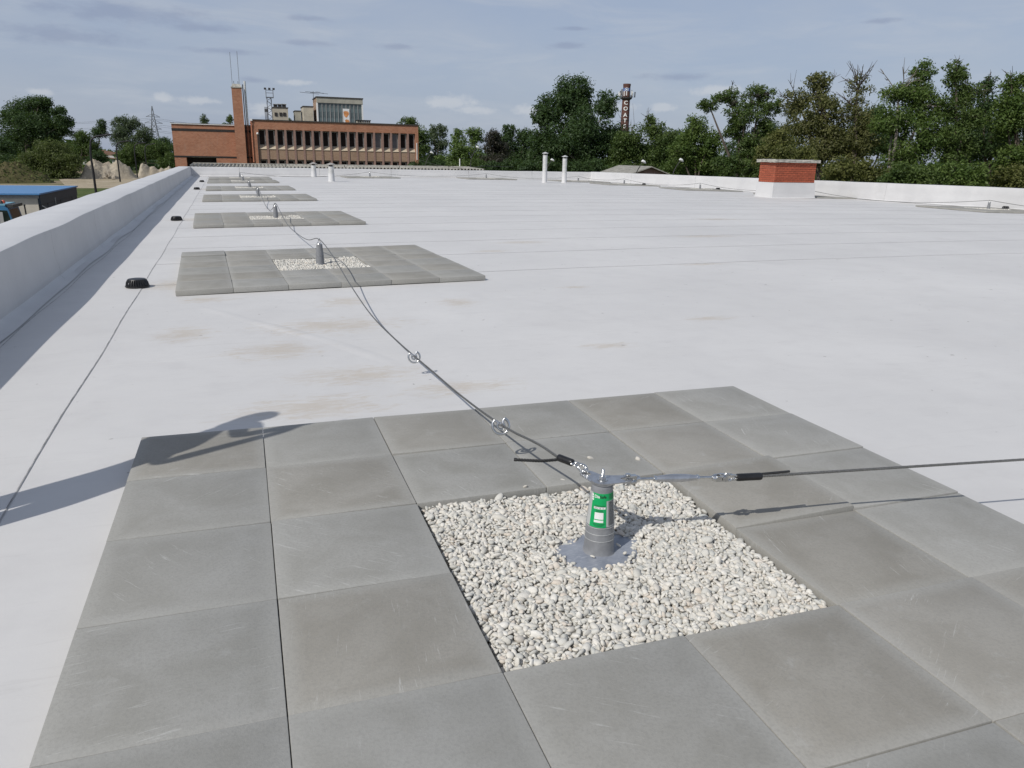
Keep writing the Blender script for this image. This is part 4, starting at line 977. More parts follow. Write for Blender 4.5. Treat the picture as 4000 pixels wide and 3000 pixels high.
    # glazed penthouse
    Yp = 98.; pa, pb = Z2(1272, 428, Yp), Z2(1648, 440, Yp); zt2 = (pa[2]+pb[2])/2; zb2 = zt+.1; zg = Z2(1300, 470, Yp)[2]
    mb = MB(); mb.box(pa[0]-.05, pb[0], Yp+.35, Yp+5, zb2, zt2-.05); ph = part('penthouse', mb, 'brick_pale', t)
    mb = MB(); mb.box(pa[0]-.05, pb[0]+.05, Yp-.05, Yp+.34, zg, zt2); part('fascia', mb, 'grey_render', ph)
    mb = MB(); mb.box(pa[0]-.12, pb[0]+.12, Yp-.12, Yp+5.1, zt2+.002, zt2+.12); part('penthouse_roof', mb, 'roof_felt', ph)
    for xx in (pa[0]-.02, pb[0]-.02): mb = MB(); mb.box(xx-.08, xx+.09, Yp-.02, Yp+.34, zb2, zg-.003); part('corner_post', mb, 'white_paint', ph)
    wd = pb[0]-pa[0]; npan = 11
    for i in range(npan):
        a = pa[0]+.08+(wd-.16)*i/npan; b = pa[0]+.08+(wd-.16)*(i+1)/npan
        for zz0, zz1 in ((zb2, (zb2+zg)/2+.05), ((zb2+zg)/2+.07, zg-.003)):
            mb = MB(); mb.box(a+.035, b-.035, Yp+.1+.004*(i % 3), Yp+.13+.004*(i % 3), zz0, zz1); part('glass_pane', mb, 'pane_hall', ph)
        mb = MB(); mb.box(a-.035, a+.034, Yp+.04, Yp+.3, zb2, zg-.003); part('mullion', mb, 'frame_grey', ph)
    d0, d1 = Z2(1487, 520, Yp), Z2(1545, 640, Yp)
    mb = MB(); mb.box(d0[0], d1[0], Yp-.02, Yp+.03, zb2, d0[2]); dr = part('banner_panel', mb, 'white_paint', ph); dr['label'] = 'white panel with two orange figures'
    for zc, s in ((Z2(1515, 562, Yp), .42), (Z2(1520, 625, Yp), .33)):
        mb = MB(); r = random.Random(int(zc[2]*10)); poly = [(zc[0]+s*r.uniform(.45, 1.)*math.cos(a), zc[2]+s*r.uniform(.5, 1.1)*math.sin(a)) for a in np.linspace(0, 2*math.pi, 15, endpoint=False)]
        mb.add([(x, Yp-.03, z) for x, z in poly], [tuple(range(15))]); part('orange_print', mb, 'orange_print', dr)
    q0, q1 = Z2(1600, 612, 96.5), Z2(1720, 612, 96.5)
    mb = MB(); mb.box(q0[0]+.05, q1[0]-.05, 96.5, 97.3, zt+.12, q0[2]-.3); rv = part('ridge_vent', mb, 'beige_render', t); mb = MB(); mb.box(q0[0], q1[0], 96.4, 97.4, q0[2]-.1, q0[2]); part('vent_lid', mb, 'metal_dark', rv)
    for i in range(7): xx = q0[0]+.12+(q1[0]-q0[0]-.24)*i/6; mb = MB(); mb.box(xx-.05, xx+.05, 96.5, 97.3, q0[2]-.297, q0[2]-.102); part('vent_post', mb, 'beige_render', rv)
    # mast, rods and aerial
    Ym = 102.; m0, m1 = Z2(885, 610, Ym), Z2(880, 430, Ym); mast = thing('lattice_mast', None, None, (m0[0], Ym, zt)); mast.parent = t; mast.location = mast.location-t.location; mast['label'] = 'white lattice mast with floodlights'
    w = .28
    for sx in (-1, 1):
        for sy in (-1, 1): mb = MB(); mb.tube([(m0[0]+sx*w, Ym+sy*w, zt), (m0[0]+sx*w*.8, Ym+sy*w*.8, m1[2])], .035, 6); part('leg', mb, 'pylon_steel', mast)
    mb = MB(); nz = 8
    for i in range(nz):
        za, zb_ = zt+(m1[2]-zt)*i/nz, zt+(m1[2]-zt)*(i+1)/nz
        for sy in (-1, 1): mb.tube([(m0[0]-w*(1 if i % 2 else -1), Ym+sy*w, za), (m0[0]+w*(1 if i % 2 else -1), Ym+sy*w, zb_)], .022, 5)
        for sx in (-1, 1): mb.tube([(m0[0]+sx*w, Ym-w*(1 if i % 2 else -1), za), (m0[0]+sx*w, Ym+w*(1 if i % 2 else -1), zb_)], .022, 5)
    part('brace', mb, 'pylon_steel', mast)
    mb = MB(); mb.box(m1[0]-.45, m1[0]+.45, Ym-.45, Ym+.45, m1[2], m1[2]+.08)
    for sx in (-1, 1):
        for sy in (-1, 1): mb.tube([(m1[0]+sx*.42, Ym+sy*.42, m1[2]), (m1[0]+sx*.42, Ym+sy*.42, m1[2]+.85)], .03, 5)
    mb.box(m1[0]-.45, m1[0]+.45, Ym-.45, Ym-.40, m1[2]+.5, m1[2]+.56); mb.box(m1[0]-.45, m1[0]+.45, Ym-.45, Ym-.40, m1[2]+.82, m1[2]+.88); part('platform', mb, 'pylon_steel', mast)
    for sx in (-.5, 0, .5): mb = MB(); mb.box(m1[0]+sx-.13, m1[0]+sx+.13, Ym-.5, Ym-.3, m1[2]+.9, m1[2]+1.12); part('floodlight', mb, 'metal_dark', mast)
    for i in range(4): q = Z2(838+i*8, 505, 101); mb = MB(); mb.tube([(q[0], 101, zt+.1), (q[0], 101, q[2])], .03, 5); mb.tube([(q[0], 101, q[2]-.6), (q[0], 101, q[2]-.25)], .06, 6); part('vent_rod', mb, 'metal_dark', t)
    q = Z2(1240, 375, 100); mb = MB(); mb.tube([(q[0], 100, zt2-.5), (q[0], 100, q[2])], .03, 6); ar = part('aerial_pole', mb, 'metal_dark', t)
    for (xa, ya, xb, yb) in ((1130, 382, 1290, 400), (1175, 377, 1365, 398), (1215, 385, 1330, 392), (1260, 380, 1300, 384)):
        A, B = Z2(xa, ya, 100), Z2(xb, yb, 100); mb = MB(); mb.tube([A, B], .022, 5); part('aerial_rod', mb, 'metal_dark', ar)
building()

# ------------------------------------------------------------------ factory chimney with COATS lettering
def coats():
    Y = 320.; a, b = onY(2437, 327, Y), onY(2462, 327, Y); cx = (a[0]+b[0])/2; zt = a[2]; r0 = (b[0]-a[0])/2*1.0
    t = thing('factory_chimney', 'tall round brick factory chimney far behind the trees with white letters down it', 'chimney', (cx, Y, GROUND))
    rr = lambda z: r0+(zt-z)*.0175
    mb = MB(); mb.lathe([(rr(GROUND), GROUND), (rr(10), 10), (rr(zt-1), zt-1), (rr(zt)+.1, zt-.9), (rr(zt)+.1, zt), (rr(zt)-.4, zt)], (cx, Y, 0), 40); part('shaft', mb, 'brick_dark', t, True)
    for i in range(9): z = zt-10.8-i*2.2; mb = MB(); mb.lathe([(rr(z)+.05, z-.12), (rr(z)+.05, z+.12)], (cx, Y, 0), 40, cap=False); part('iron_band', mb, 'metal_dark', t)
    fa = math.atan2(CAM[1]-Y, CAM[0]-cx)
    wp = lambda u, z, off=.1: (cx+(rr(z)+off)*math.cos(fa+u/rr(z)), Y+(rr(z)+off)*math.sin(fa+u/rr(z)), z)
    pz = lambda py: onY(2450, py, Y-1.6)[2]
    mb = MB(); mb.grid([[wp(u, z, .08) for u in np.linspace(-1.75, 1.75, 16)] for z in (pz(356), pz(343))]); part('emblem_panel', mb, 'logo_blue', t)
    zc = pz(349.5)
    mb = MB()
    for R0, R1 in ((.62, .78), (.0, .3)):
        ang = np.linspace(0, 2*math.pi, 25); mb.grid([[wp(R*1.0*math.cos(q), zc+R*math.sin(q), .14) for q in ang] for R in (max(R0, .02), R1)])
    part('emblem_ring', mb, 'label_white', t)
    for ch, y0 in zip('COATS', (408, 431, 456, 478, 500)):
        lettering(ch, 0, pz(y0), 2.2, 'white_paint', 'letter', .16, 'CENTER', wp, t, False, 1.0, .06)
    zp = pz(384)
    mb = MB(); mb.lathe([(rr(zp)+.1, zp-.6), (rr(zp)+.9, zp), (rr(zp)+.9, zp+.5), (rr(zp)+.1, zp+.5)], (cx, Y, 0), 28); part('antenna_platform', mb, 'metal_dark', t)
    r = random.Random(4)
    for i in range(16):
        q = i*2*math.pi/16+r.uniform(-.1, .1); R = rr(zp)+r.uniform(.9, 2.4); x, y_ = cx+R*math.cos(q), Y+R*math.sin(q); z = zp+r.uniform(.2, 1.2)
        mb = MB(); mb.box(x-.17, x+.17, y_-.17, y_+.17, z, z+r.uniform(1.6, 2.8)); part('antenna', mb, 'lamp_white' if i % 3 else 'metal_dark', t)
        mb = MB(); mb.tube([(cx, Y, zp), (x, y_, z+.3)], .07, 5); part('antenna_arm', mb, 'metal_dark', t)
coats()

# ------------------------------------------------------------------ trees
def quads_mesh(name, cen, nrm_, size, mat, rg):
    N = len(cen); a = rg.normal(size=(N, 3)); a -= (a*nrm_).sum(1)[:, None]*nrm_; a /= np.linalg.norm(a, axis=1)[:, None]+1e-9; b = np.cross(nrm_, a)
    s = (size*rg.uniform(.6, 1.35, N))[:, None]; l = rg.uniform(.55, .95, N)[:, None]
    V = np.stack([cen-a*s*.5, cen+b*s*.5*l*.6+nrm_*s*.07, cen+a*s*.5, cen-b*s*.5*l*.6+nrm_*s*.07], 1).reshape(-1, 3)
    me = bpy.data.meshes.new(name); me.vertices.add(4*N); me.vertices.foreach_set('co', V.ravel()); me.loops.add(4*N); me.loops.foreach_set('vertex_index', np.arange(4*N, dtype=np.int32))
    me.polygons.add(N); me.polygons.foreach_set('loop_start', np.arange(N, dtype=np.int32)*4); me.update(); me.validate(); me.materials.append(MATS[mat]); return me
TREE_N = [0]
def tree(name, label, depth, lobes, mat, leaf=.3, dens=1., base_px=None, bark='bark', twigs=0, cat='tree', group='trees beyond the roof', clump=.30, extra_limbs=True):
    """lobes: (x, y, rx, ry[, density]) of the crown seen in the photo, set at its distance; depth gives metres per pixel"""
    TREE_N[0] += 1; leaf *= .8; rg = np.random.default_rng(100+TREE_N[0]); m_ = depth/F
    LB = []
    for l in lobes:
        d = depth+rg.uniform(-.5, .5)*l[2]*m_; LB.append((at(l[0], l[1], d), np.array([l[2], (l[2]+l[3])*.5, l[3]])*m_, l[4] if len(l) > 4 else 1.))
    cx = base_px if base_px else np.mean([l[0] for l in lobes]); g = at(cx, 700, depth); foot = np.array([g[0], g[1], GROUND])
    t = thing(name, label, cat, tuple(foot), group); pts, nrs = [], []; tips = []
    for c, R, dn in LB:
        nc = max(9, int(40*min(1.6, dn+.35)))
        q = rg.normal(size=(nc, 3)); q /= np.linalg.norm(q, axis=1)[:, None]; q *= (rg.random(nc)**.45)[:, None]*.86
        cr = clump*R.mean()*rg.uniform(.6, 1.35, nc); area = R[0]*R[2]*math.pi
        tot = int(dens*dn*area/(leaf*leaf*.33)*7.5); cc = c+q*R
        for i in range(nc):
            k_ = max(4, int(tot*cr[i]**2/np.sum(cr**2))); v = rg.normal(size=(k_, 3)); v /= np.linalg.norm(v, axis=1)[:, None]
            rr = rg.uniform(.35, 1.0, k_)**.5*(1+.22*rg.normal(size=k_))
            pts.append(cc[i]+v*(rr*cr[i])[:, None]*np.array([1.05, 1.05, .85])); nn = v*.8+rg.normal(size=(k_, 3))*.55+np.array([0, 0, .35]); nrs.append(nn/np.linalg.norm(nn, axis=1)[:, None])
        for i in range(0, nc, 3): tips.append((c, cc[i], cr[i]))
    P_ = np.concatenate(pts); N_ = np.concatenate(nrs); ok = P_[:, 2] > GROUND+.15; P_, N_ = P_[ok], N_[ok]
    link('crown', quads_mesh('crown', P_-foot, N_, leaf, mat, rg), t)
    H = max(c[2] for c, R, d in LB)-GROUND; low = min(c[2]-R[2]*.2 for c, R, d in LB); r0 = max(.08, H*.018); fork = foot+np.array([rg.normal(0, .2), rg.normal(0, .2), max(.6, min(low-GROUND, H*.45))])
    mb = MB(); mb.tube(spline([foot, foot*.5+fork*.5+np.array([rg.normal(0, .12), 0, 0]), fork], .6), np.linspace(r0*1.25, r0*.85, max(4, int(np.linalg.norm(fork-foot)/.6))), 9); part('trunk', mb, bark, t, True)
    mb = MB()
    for c, R, dn in LB:
        mid = fork*.45+c*.55+rg.normal(0, .12, 3)*R; mb.tube(spline([fork, mid, c], .5), np.linspace(r0*.6, r0*.22, len(spline([fork, mid, c], .5))), 7)
    for c, e, cr in tips:
        mid = (c+e)/2+rg.normal(0, .1, 3)*cr; mb.tube([c, mid, e+(e-c)*.12], [r0*.2, r0*.13, r0*.04], 5)
    for k_ in range(twigs):
        c, R, dn = LB[rg.integers(0, min(len(LB), 3))]; d = rg.normal(size=3)*np.array([1, .5, .8]); d[2] = abs(d[2])+.35; d /= np.linalg.norm(d)
        L = R.mean()*rg.uniform(1.1, 1.75); p0 = c+d*R.mean()*.2; p1 = c+d*L*.6+rg.normal(0, .07, 3)*R; p2 = c+d*L+rg.normal(0, .1, 3)*R
        S2 = spline([p0, p1, p2], .35); mb.tube(S2, np.linspace(r0*.2, .012, len(S2)), 5)
        for j in range(5):
            f0 = S2[int(len(S2)*rg.uniform(.45, .95))-1]; e = f0+(d+rg.normal(0, .6, 3))*L*rg.uniform(.12, .3); mb.tube([f0, (f0+e)/2+rg.normal(0, .03, 3), e], [.022, .015, .008], 4)
    part('limbs', mb, bark, t, True)
    return t
# right hand band, near the building
tree('broadleaf_tree', 'big dark round topped tree rising left of the lettered factory chimney', 82, [(2250, 385, 112, 82), (2155, 440, 72, 74, .9), (2105, 462, 38, 34, .8), (2372, 415, 46, 66, .9), (2275, 520, 140, 95), (2385, 530, 62, 66), (2195, 615, 135, 75), (2330, 625, 110, 66), (2120, 560, 66, 66)], 'leaf_dark', .36, 1.45, 2270, 'bark_pale')
tree('broadleaf_tree', 'mid green tree just right of the lettered factory chimney', 80, [(2470, 560, 85, 62), (2552, 500, 50, 56, .8), (2425, 620, 80, 60), (2600, 560, 70, 70), (2650, 620, 95, 66), (2520, 630, 95, 60)], 'leaf_mid', .30, 1.1, 2530, twigs=5)
tree('broadleaf_tree', 'bright green rounded tree in front of the nest tree', 69, [(2711, 515, 66, 58), (2665, 585, 66, 60), (2775, 560, 62, 58), (2730, 630, 95, 60)], 'leaf_fresh', .27, 1.1, 2720)
nest = tree('locust_tree', 'tall thin crowned tree with dark round mistletoe balls', 63, [(2850, 385, 84, 40, .7), (2965, 372, 72, 46, .7), (2770, 412, 52, 34, .7), (2905, 445, 86, 50, .75), (3010, 420, 46, 52, .7), (2880, 500, 60, 54, .85), (2990, 500, 60, 60, .8), (2930, 580, 80, 70)], 'leaf_mid', .25, 1., 2890, 'bark', twigs=3, clump=.26)
for px_, py_ in ((2870, 402), (2940, 405), (2993, 372), (2962, 372), (2925, 440)):
    rg = np.random.default_rng(px_); c = at(px_, py_, 62.5); v = rg.normal(size=(260, 3)); v /= np.linalg.norm(v, axis=1)[:, None]; o = link('mistletoe', quads_mesh('mistletoe', v*rg.uniform(.1, .32, 260)[:, None], v, .13, 'leaf_purple', rg), nest, c-np.array(nest.location))
tree('chestnut_tree', 'browning chestnut tree, tallest directly above the brick chimney', 57, [(3200, 335, 62, 56, .85), (3118, 400, 80, 58, .8), (3222, 425, 90, 60, .95), (3150, 500, 105, 66, .9), (3245, 520, 90, 66), (3190, 590, 110, 60)], 'leaf_brown', .26, .95, 3190, twigs=5)
tree('broadleaf_tree', 'yellow green bushy tree behind the brick chimney', 52, [(3050, 560, 78, 54), (3000, 610, 64, 52), (3110, 620, 90, 52)], 'leaf_olive', .24, 1.1, 3050)
tree('bare_tree', 'half bare twiggy tree right of the browning chestnut', 56, [(3350, 345, 66, 60, .2), (3345, 430, 70, 70, .5), (3380, 520, 85, 66, .9), (3330, 600, 90, 70)], 'leaf_brown', .24, 1., 3340, twigs=16)
tree('broadleaf_tree', 'tall ivy clad tree with leafy pointed top, left of the two highest', 51, [(3602, 292, 46, 66, .8), (3585, 360, 60, 60, .8), (3510, 372, 80, 56, .7), (3612, 412, 90, 66, .95), (3490, 470, 105, 70, .95), (3622, 520, 105, 76), (3540, 610, 115, 76)], 'leaf_fresh', .23, 1., 3500, 'bark_pale', twigs=4)
tree('broadleaf_tree', 'tall tree with bare twigs at its top, right of the two highest', 50, [(3735, 292, 62, 60, .8), (3775, 372, 76, 62, .9), (3700, 432, 64, 62, .9), (3780, 470, 66, 60, .9), (3720, 560, 115, 86)], 'leaf_mid', .23, 1., 3720, twigs=5)
tree('broadleaf_tree', 'narrow dark tree near the right picture edge', 54, [(3855, 335, 32, 50, .9), (3850, 420, 40, 56, .9), (3850, 560, 85, 86)], 'leaf_dark', .24, 1., 3855, twigs=4)
tree('broadleaf_tree', 'large tree cut off by the right picture edge', 50, [(3965, 335, 60, 66, .85), (3950, 410, 80, 66, .9), (3935, 480, 105, 80), (3970, 620, 90, 86), (4090, 420, 120, 150), (4120, 600, 120, 110)], 'leaf_fresh', .24, 1.05, 3990, twigs=5)
for l_, d_, lb_ in (('dim tree behind the nest tree and chestnut', 78, [(2990, 540, 90, 60), (2900, 590, 90, 60), (3090, 590, 90, 60)]), ('dim tree behind the half bare twiggy tree', 76, [(3400, 470, 80, 60), (3320, 560, 110, 66), (3450, 560, 100, 66)]),
                    ('dim tree behind the mid green and bright green ones', 88, [(2640, 560, 80, 50), (2560, 610, 90, 50), (2740, 610, 90, 50)]), ('dim tree behind the narrow dark tree', 72, [(3830, 460, 80, 60), (3900, 560, 110, 70), (3760, 590, 110, 70)])):
    tree('broadleaf_tree', l_, d_, lb_, 'leaf_dark', .34, 1.1)
# understorey along the right parapet
for i, (x, y_, rx, ry, mt_, l) in enumerate([(2480, 668, 120, 50, 'leaf_mid', 'low dark shrub behind the grey hut roof'), (2690, 670, 120, 52, 'leaf_fresh', 'low shrub right of the grey hut roof'), (2880, 660, 110, 60, 'leaf_mid', 'dark shrub left of the brick chimney'),
                                        (3330, 668, 130, 60, 'leaf_olive', 'olive shrub just right of the brick chimney'), (3560, 690, 130, 62, 'leaf_mid', 'green shrub below the tall ivy clad tree'), (3760, 690, 130, 70, 'leaf_fresh', 'dark green shrub below the tall bare twigged tree'), (3990, 700, 130, 72, 'leaf_olive', 'low shrub at the right picture edge')]):
    tree('shrub', l, (78, 72, 54, 50, 47, 46, 45)[i], [(x-rx*.4, y_, rx*.62, ry), (x+rx*.4, y_+6, rx*.62, ry*.9)], mt_, .23, 1.15, x, cat='shrub', group='shrubs along the right parapet')
# middle distance
tree('broadleaf_tree', 'dark green tree top showing over the right end of the brick building', 130, [(1598, 490, 44, 36), (1640, 545, 48, 56), (1610, 600, 70, 56)], 'leaf_mid', .45, 1.1, 1640)
tree('poplar_tree', 'slender grey green tree pair just right of the brick building', 135, [(1693, 515, 24, 30, .8), (1727, 512, 24, 32, .8), (1710, 570, 46, 50, .9), (1700, 630, 56, 40)], 'leaf_grey', .42, 1., 1705)
tree('broadleaf_tree', 'light green tree midway between brick building and big tree', 118, [(1788, 530, 32, 30, .8), (1852, 532, 42, 38), (1815, 590, 76, 48), (1760, 630, 66, 36)], 'leaf_light', .4, 1.1, 1820)
tree('conifer_tree', 'dark purple brown tree left of the big dark tree', 104, [(1925, 540, 36, 34), (1945, 585, 56, 50), (1930, 635, 66, 38)], 'leaf_purple', .36, 1.2, 1935)
tree('broadleaf_tree', 'dark tree with pointed tops behind the purple brown one', 112, [(1990, 515, 28, 34), (1970, 560, 46, 44), (2050, 535, 40, 40), (2040, 590, 56, 50), (2030, 640, 76, 40)], 'leaf_dark', .38, 1.15, 2010)
for x, d, l in ((1690, 92, 'low hedge right of the brick building corner'), (1830, 88, 'low hedge below the light green tree'), (1970, 84, 'low hedge below the purple brown tree'), (2110, 80, 'low hedge left of the tall flues'), (2290, 78, 'low dark hedge right of the tall flues')):
    tree('hedge', l, d, [(x-40, 655, 60, 30), (x+40, 652, 60, 32)], 'leaf_dark' if x != 1830 else 'leaf_mid', .3, 1.2, x, cat='hedge', group='hedges below the far trees')
# left side, far off
tree('broadleaf_tree', 'large dark tree at the left picture edge', 195, [(120, 430, 92, 48), (155, 398, 56, 28), (42, 452, 44, 36, .9), (232, 440, 38, 30, .85), (245, 490, 46, 46), (90, 495, 120, 60), (185, 500, 90, 56), (60, 560, 90, 50), (160, 560, 100, 50)], 'leaf_dark', .6, 1.15, 120)
tree('bush', 'big round olive bush before the spoil heaps at left', 176, [(205, 595, 92, 52), (150, 640, 92, 52), (255, 645, 66, 56), (195, 675, 110, 40)], 'leaf_bush', .5, 1.25, 200, cat='bush')
tree('bush', 'dark bush at the left picture edge under the large tree', 182, [(15, 575, 46, 46), (25, 640, 42, 46)], 'leaf_dark', .5, 1.2, 20, cat='bush')
tree('poplar_tree', 'small pointed dark tree left of the pylon', 250, [(397, 490, 20, 26), (385, 520, 38, 22)], 'leaf_dark', .6, 1.2, 395)
tree('broadleaf_tree', 'broad rounded grey green tree just left of the pylon', 245, [(500, 488, 62, 34), (470, 530, 50, 36), (560, 530, 42, 36), (515, 565, 80, 36)], 'leaf_grey', .6, 1.15, 510)
tree('broadleaf_tree', 'green trees mass between the large left tree and the pointed one', 240, [(320, 545, 46, 34), (350, 575, 52, 36), (290, 600, 46, 40)], 'leaf_mid', .6, 1.2, 320)
tree('bush', 'dark green bushes left of the brick building wing', 238, [(555, 600, 76, 38), (625, 590, 50, 42), (500, 622, 50, 32), (655, 630, 40, 36)], 'leaf_mid', .55, 1.25, 570, cat='bush')
tree('bush', 'dark bush before the brown roofed house', 228, [(388, 612, 36, 32), (370, 640, 40, 24)], 'leaf_dark', .5, 1.2, 385, cat='bush')
tree('broadleaf_tree', 'dark low treeline touching the brick building wing at its left', 270, [(640, 560, 46, 26), (590, 562, 46, 26), (700, 580, 50, 30)], 'leaf_dark', .6, 1.2, 640)
tree('broadleaf_tree', 'small tree top peeping over the brick building wing', 205, [(797, 466, 18, 20, .8), (800, 500, 26, 26)], 'leaf_grey', .45, 1., 797)
tree('broadleaf_tree', 'dark tree top beside the brick stack, behind the wing', 205, [(897, 466, 16, 20), (890, 505, 26, 26)], 'leaf_mid', .45, 1.1, 897)
tree('broadleaf_tree', 'small twiggy plant on the roof line between the rooftop huts', 140, [(1132, 470, 10, 10, .6), (1132, 490, 9, 12, .7)], 'leaf_grey', .3, .8, 1132)
# far wood closing the horizon
def far_wood():
    rg = np.random.default_rng(5); az = rg.uniform(rad(-26), rad(62), 15000); D = rg.uniform(300, 420, 15000)
    x = CAM[0]+D*np.sin(az); y_ = CAM[1]+D*np.cos(az); hh = (7.5+2.5*np.sin(az*23)+1.6*np.sin(az*61+1)); z = GROUND+hh*rg.random(15000)**.8
    P_ = np.stack([x, y_, z], 1); n = rg.normal(size=P_.shape); n[:, 1] -= 1; n /= np.linalg.norm(n, axis=1)[:, None]
    o = link('far_wood', quads_mesh('far_wood', P_, n, 3.2, 'leaf_dark', rg)); tag(o, 'low dark wood along the far horizon', 'wood', kind='stuff')
far_wood()

# ------------------------------------------------------------------ yard at the left
def sheet(name, pts, dz, mat): mb = MB(); mb.add([(x, y, GROUND+dz) for x, y in pts], [tuple(range(len(pts)))]); return struct(name, mb, mat)
sheet('yard', [(-60, 30), (-8, 30), (-8, 120), (-30, 124), (-60, 110)], .004, 'asphalt_yard')
sheet('lawn', [(-60, 112), (-6, 126), (-6, 152), (-70, 150)], .008, 'lawn')
sheet('dirt_track', [(-120, 150), (-70, 151), (-30, 154), (-4, 158), (-4, 172), (-34, 168), (-70, 170), (-120, 168)], .012, 'dirt')
sheet('dirt_yard', [(-33, 168), (-4, 172), (-4, 262), (-30, 262), (-40, 200)], .016, 'dirt')
def mound(px0, px1, ytop, ybase, name, label, mat, seed, peaks, depth_r=.55):
    b0, b1 = onz(px0, ybase, GROUND), onz(px1, ybase, GROUND); c = (b0+b1)/2; D = np.linalg.norm(c-CAM); W_ = np.linalg.norm(b1-b0); m_ = D/F; r = random.Random(seed)
    h = (ybase-ytop)*m_; n = 46; rows = []
    for i in range(n):
        row = []
        for j in range(n):
            u, v = i/(n-1), j/(n-1); prof = max(max(0, 1-abs(u-p)/w)**.85*a for p, w, a in peaks)*max(0, 1-abs(2*v-1))**.8*min(1, 8*u, 8*(1-u))
            z = h*prof*(1+.14*mnoise.noise((u*5+seed*3, v*5, seed))+.10*mnoise.noise((u*14, v*14, seed+5))+.09*mnoise.noise((u*33, v*33, seed)))
            row.append((b0[0]+(b1[0]-b0[0])*u, b0[1]+(b1[1]-b0[1])*u+W_*depth_r*(v-.02), GROUND+max(0, z)-.02))
        rows.append(row)
    mb = MB(); mb.grid(rows); solo(name, mb, mat, label, 'heap', smooth=True)
    if 'grass' in mat:
        rw = np.random.default_rng(3); G = np.array(rows).reshape(-1, 3); G = G[G[:, 2] > GROUND+.3]; G = G[rw.integers(0, len(G), 800)]+rw.normal(0, .25, (800, 3)); nn = rw.normal(size=G.shape); nn[:, 1] -= .8; nn /= np.linalg.norm(nn, axis=1)[:, None]
        tag(link('weeds', quads_mesh('weeds', G, nn, .55, 'leaf_bush', rw)), 'weeds scattered over the brown mound', 'weeds', kind='stuff')
mound(296, 535, 628, 699, 'spoil_heap', 'large pale earth heap between the round bush and lamp posts', 'spoil', 1, [(.3, .4, 1.), (.5, .5, .8), (.68, .42, .93)])
mound(530, 690, 640, 694, 'spoil_heap', 'rubble strewn earth heap left of the brick building', 'spoil', 2, [(.18, .4, .95), (.42, .5, .72), (.62, .4, .62), (.82, .4, .7)])
mound(-60, 200, 648, 716, 'grassy_mound', 'brown weedy mound at the left picture edge', 'spoil_grass', 3, [(.42, .7, 1.), (.15, .5, .9), (.3, .6, .98)])
rg = random.Random(9)
pile = thing('rubble_pile', 'pile of broken concrete at the foot of the pale earth heap', 'rubble', tuple(onz(430, 697, GROUND)))
for i in range(46):
    px_ = rg.gauss(430, 28); c = onz(px_, rg.uniform(688, 702), GROUND); s = rg.uniform(.2, .75); mb = MB()
    V = [np.array(q)+np.array([rg.gauss(0, .15), rg.gauss(0, .15), rg.gauss(0, .15)])*s for q in [(x, y, z) for z in (0, s*.8) for y in (-s*.5, s*.5) for x in (-s*.8, s*.8)]]
    mb.add([c+v+np.array([0, 0, rg.uniform(0, 2.2)*max(0, 1-abs(px_-430)/40)]) for v in V], [(0, 2, 3, 1), (4, 5, 7, 6), (0, 1, 5, 4), (2, 6, 7, 3), (0, 4, 6, 2), (1, 3, 7, 5)])
    part('rubble_block', mb, 'rubble', pile)
def lamp_post(px_, py_, label, zt=3.0):
    p = onz(px_, py_, zt); t = thing('street_lamp', label, 'street lamp', (p[0], p[1], GROUND), 'black street lamps along the yard'); k_ = p[1]/100
    mb = MB(); b = np.array([p[0]-.1, p[1], GROUND]); pole = spline([b, b+np.array([0, 0, 3]), np.array([p[0], p[1], zt-1.0]), np.array([p[0]+.15, p[1], zt-.35]), np.array([p[0]+.6, p[1], zt+.0]), np.array([p[0]+1.9, p[1], zt+.28])], .3)
    mb.tube(pole, np.linspace(.17, .12, len(pole)), 9); part('pole', mb, 'lamp_black', t, True)
    mb = MB(); mb.tube([(p[0]+1.85, p[1], zt+.26), (p[0]+2.2, p[1], zt+.36), (p[0]+2.7, p[1], zt+.36)], [.08, .16, .1], 8); part('lamp_head', mb, 'lamp_black', t, True)
for (a, b), l in zip(((350, 535), (453, 556), (524, 562), (565, 566)), ('first and tallest looking black lamp post, left of the row', 'second black lamp post from the left', 'third black lamp post from the left', 'last black lamp post of the row, nearest the brick building')): lamp_post(a, b, l)
def shed():
    X1, X0, Y0, Y1, z = -14.15, -27., 59., 72., -1.62
    t = thing('blue_roof_shed', 'cream shed with blue metal roof and dark doors beyond the left parapet', 'shed', (X1, Y0, GROUND))
    mb = MB(); mb.box(X0, X1-.1, Y0, Y1, GROUND, z-.12); part('wall', mb, 'shed_cream', t)
    mb = MB(); mb.box(X0-.2, X1+.12, Y0-.35, Y1+.3, z-.1, z); part('roof', mb, 'shed_blue', t)
    mb = MB(); mb.box(X0, X1, Y0-.03, Y0-.004, z-.34, z-.14); part('eaves_band', mb, 'frame_grey', t)
    mb = MB(); mb.box(X1-.09, X1+.06, Y0+.02, Y1, z-.75, z-.12); part('door_lintel', mb, 'shed_dark', t)
    for i in range(6): a = Y0+.05+i*(Y1-Y0-.1)/6; mb = MB(); mb.box(X1-.09, X1+.01+.02*(i % 2), a+.03, a+(Y1-Y0-.1)/6-.03, GROUND, z-.77); part('door_leaf', mb, 'shed_dark', t)
    mb = MB(); mb.tube([(X1+.06, Y0+4.5, GROUND), (X1+.06, Y0+4.5, z-.5)], .04, 6); part('door_post', mb, 'frame_grey', t)
    mb = MB(); mb.tube(spline([(X1+.1, Y0+.2, z-.85), (X1+.12, Y0+4.5, z-1.75), (X1+.12, Y0+8.5, z-2.0), (X1+.1, Y0+12, z-1.9)], .4), .03, 6); solo('slack_cable', mb, 'lamp_white', 'pale slack cable hanging across the dark shed doors', 'cable')
shed()
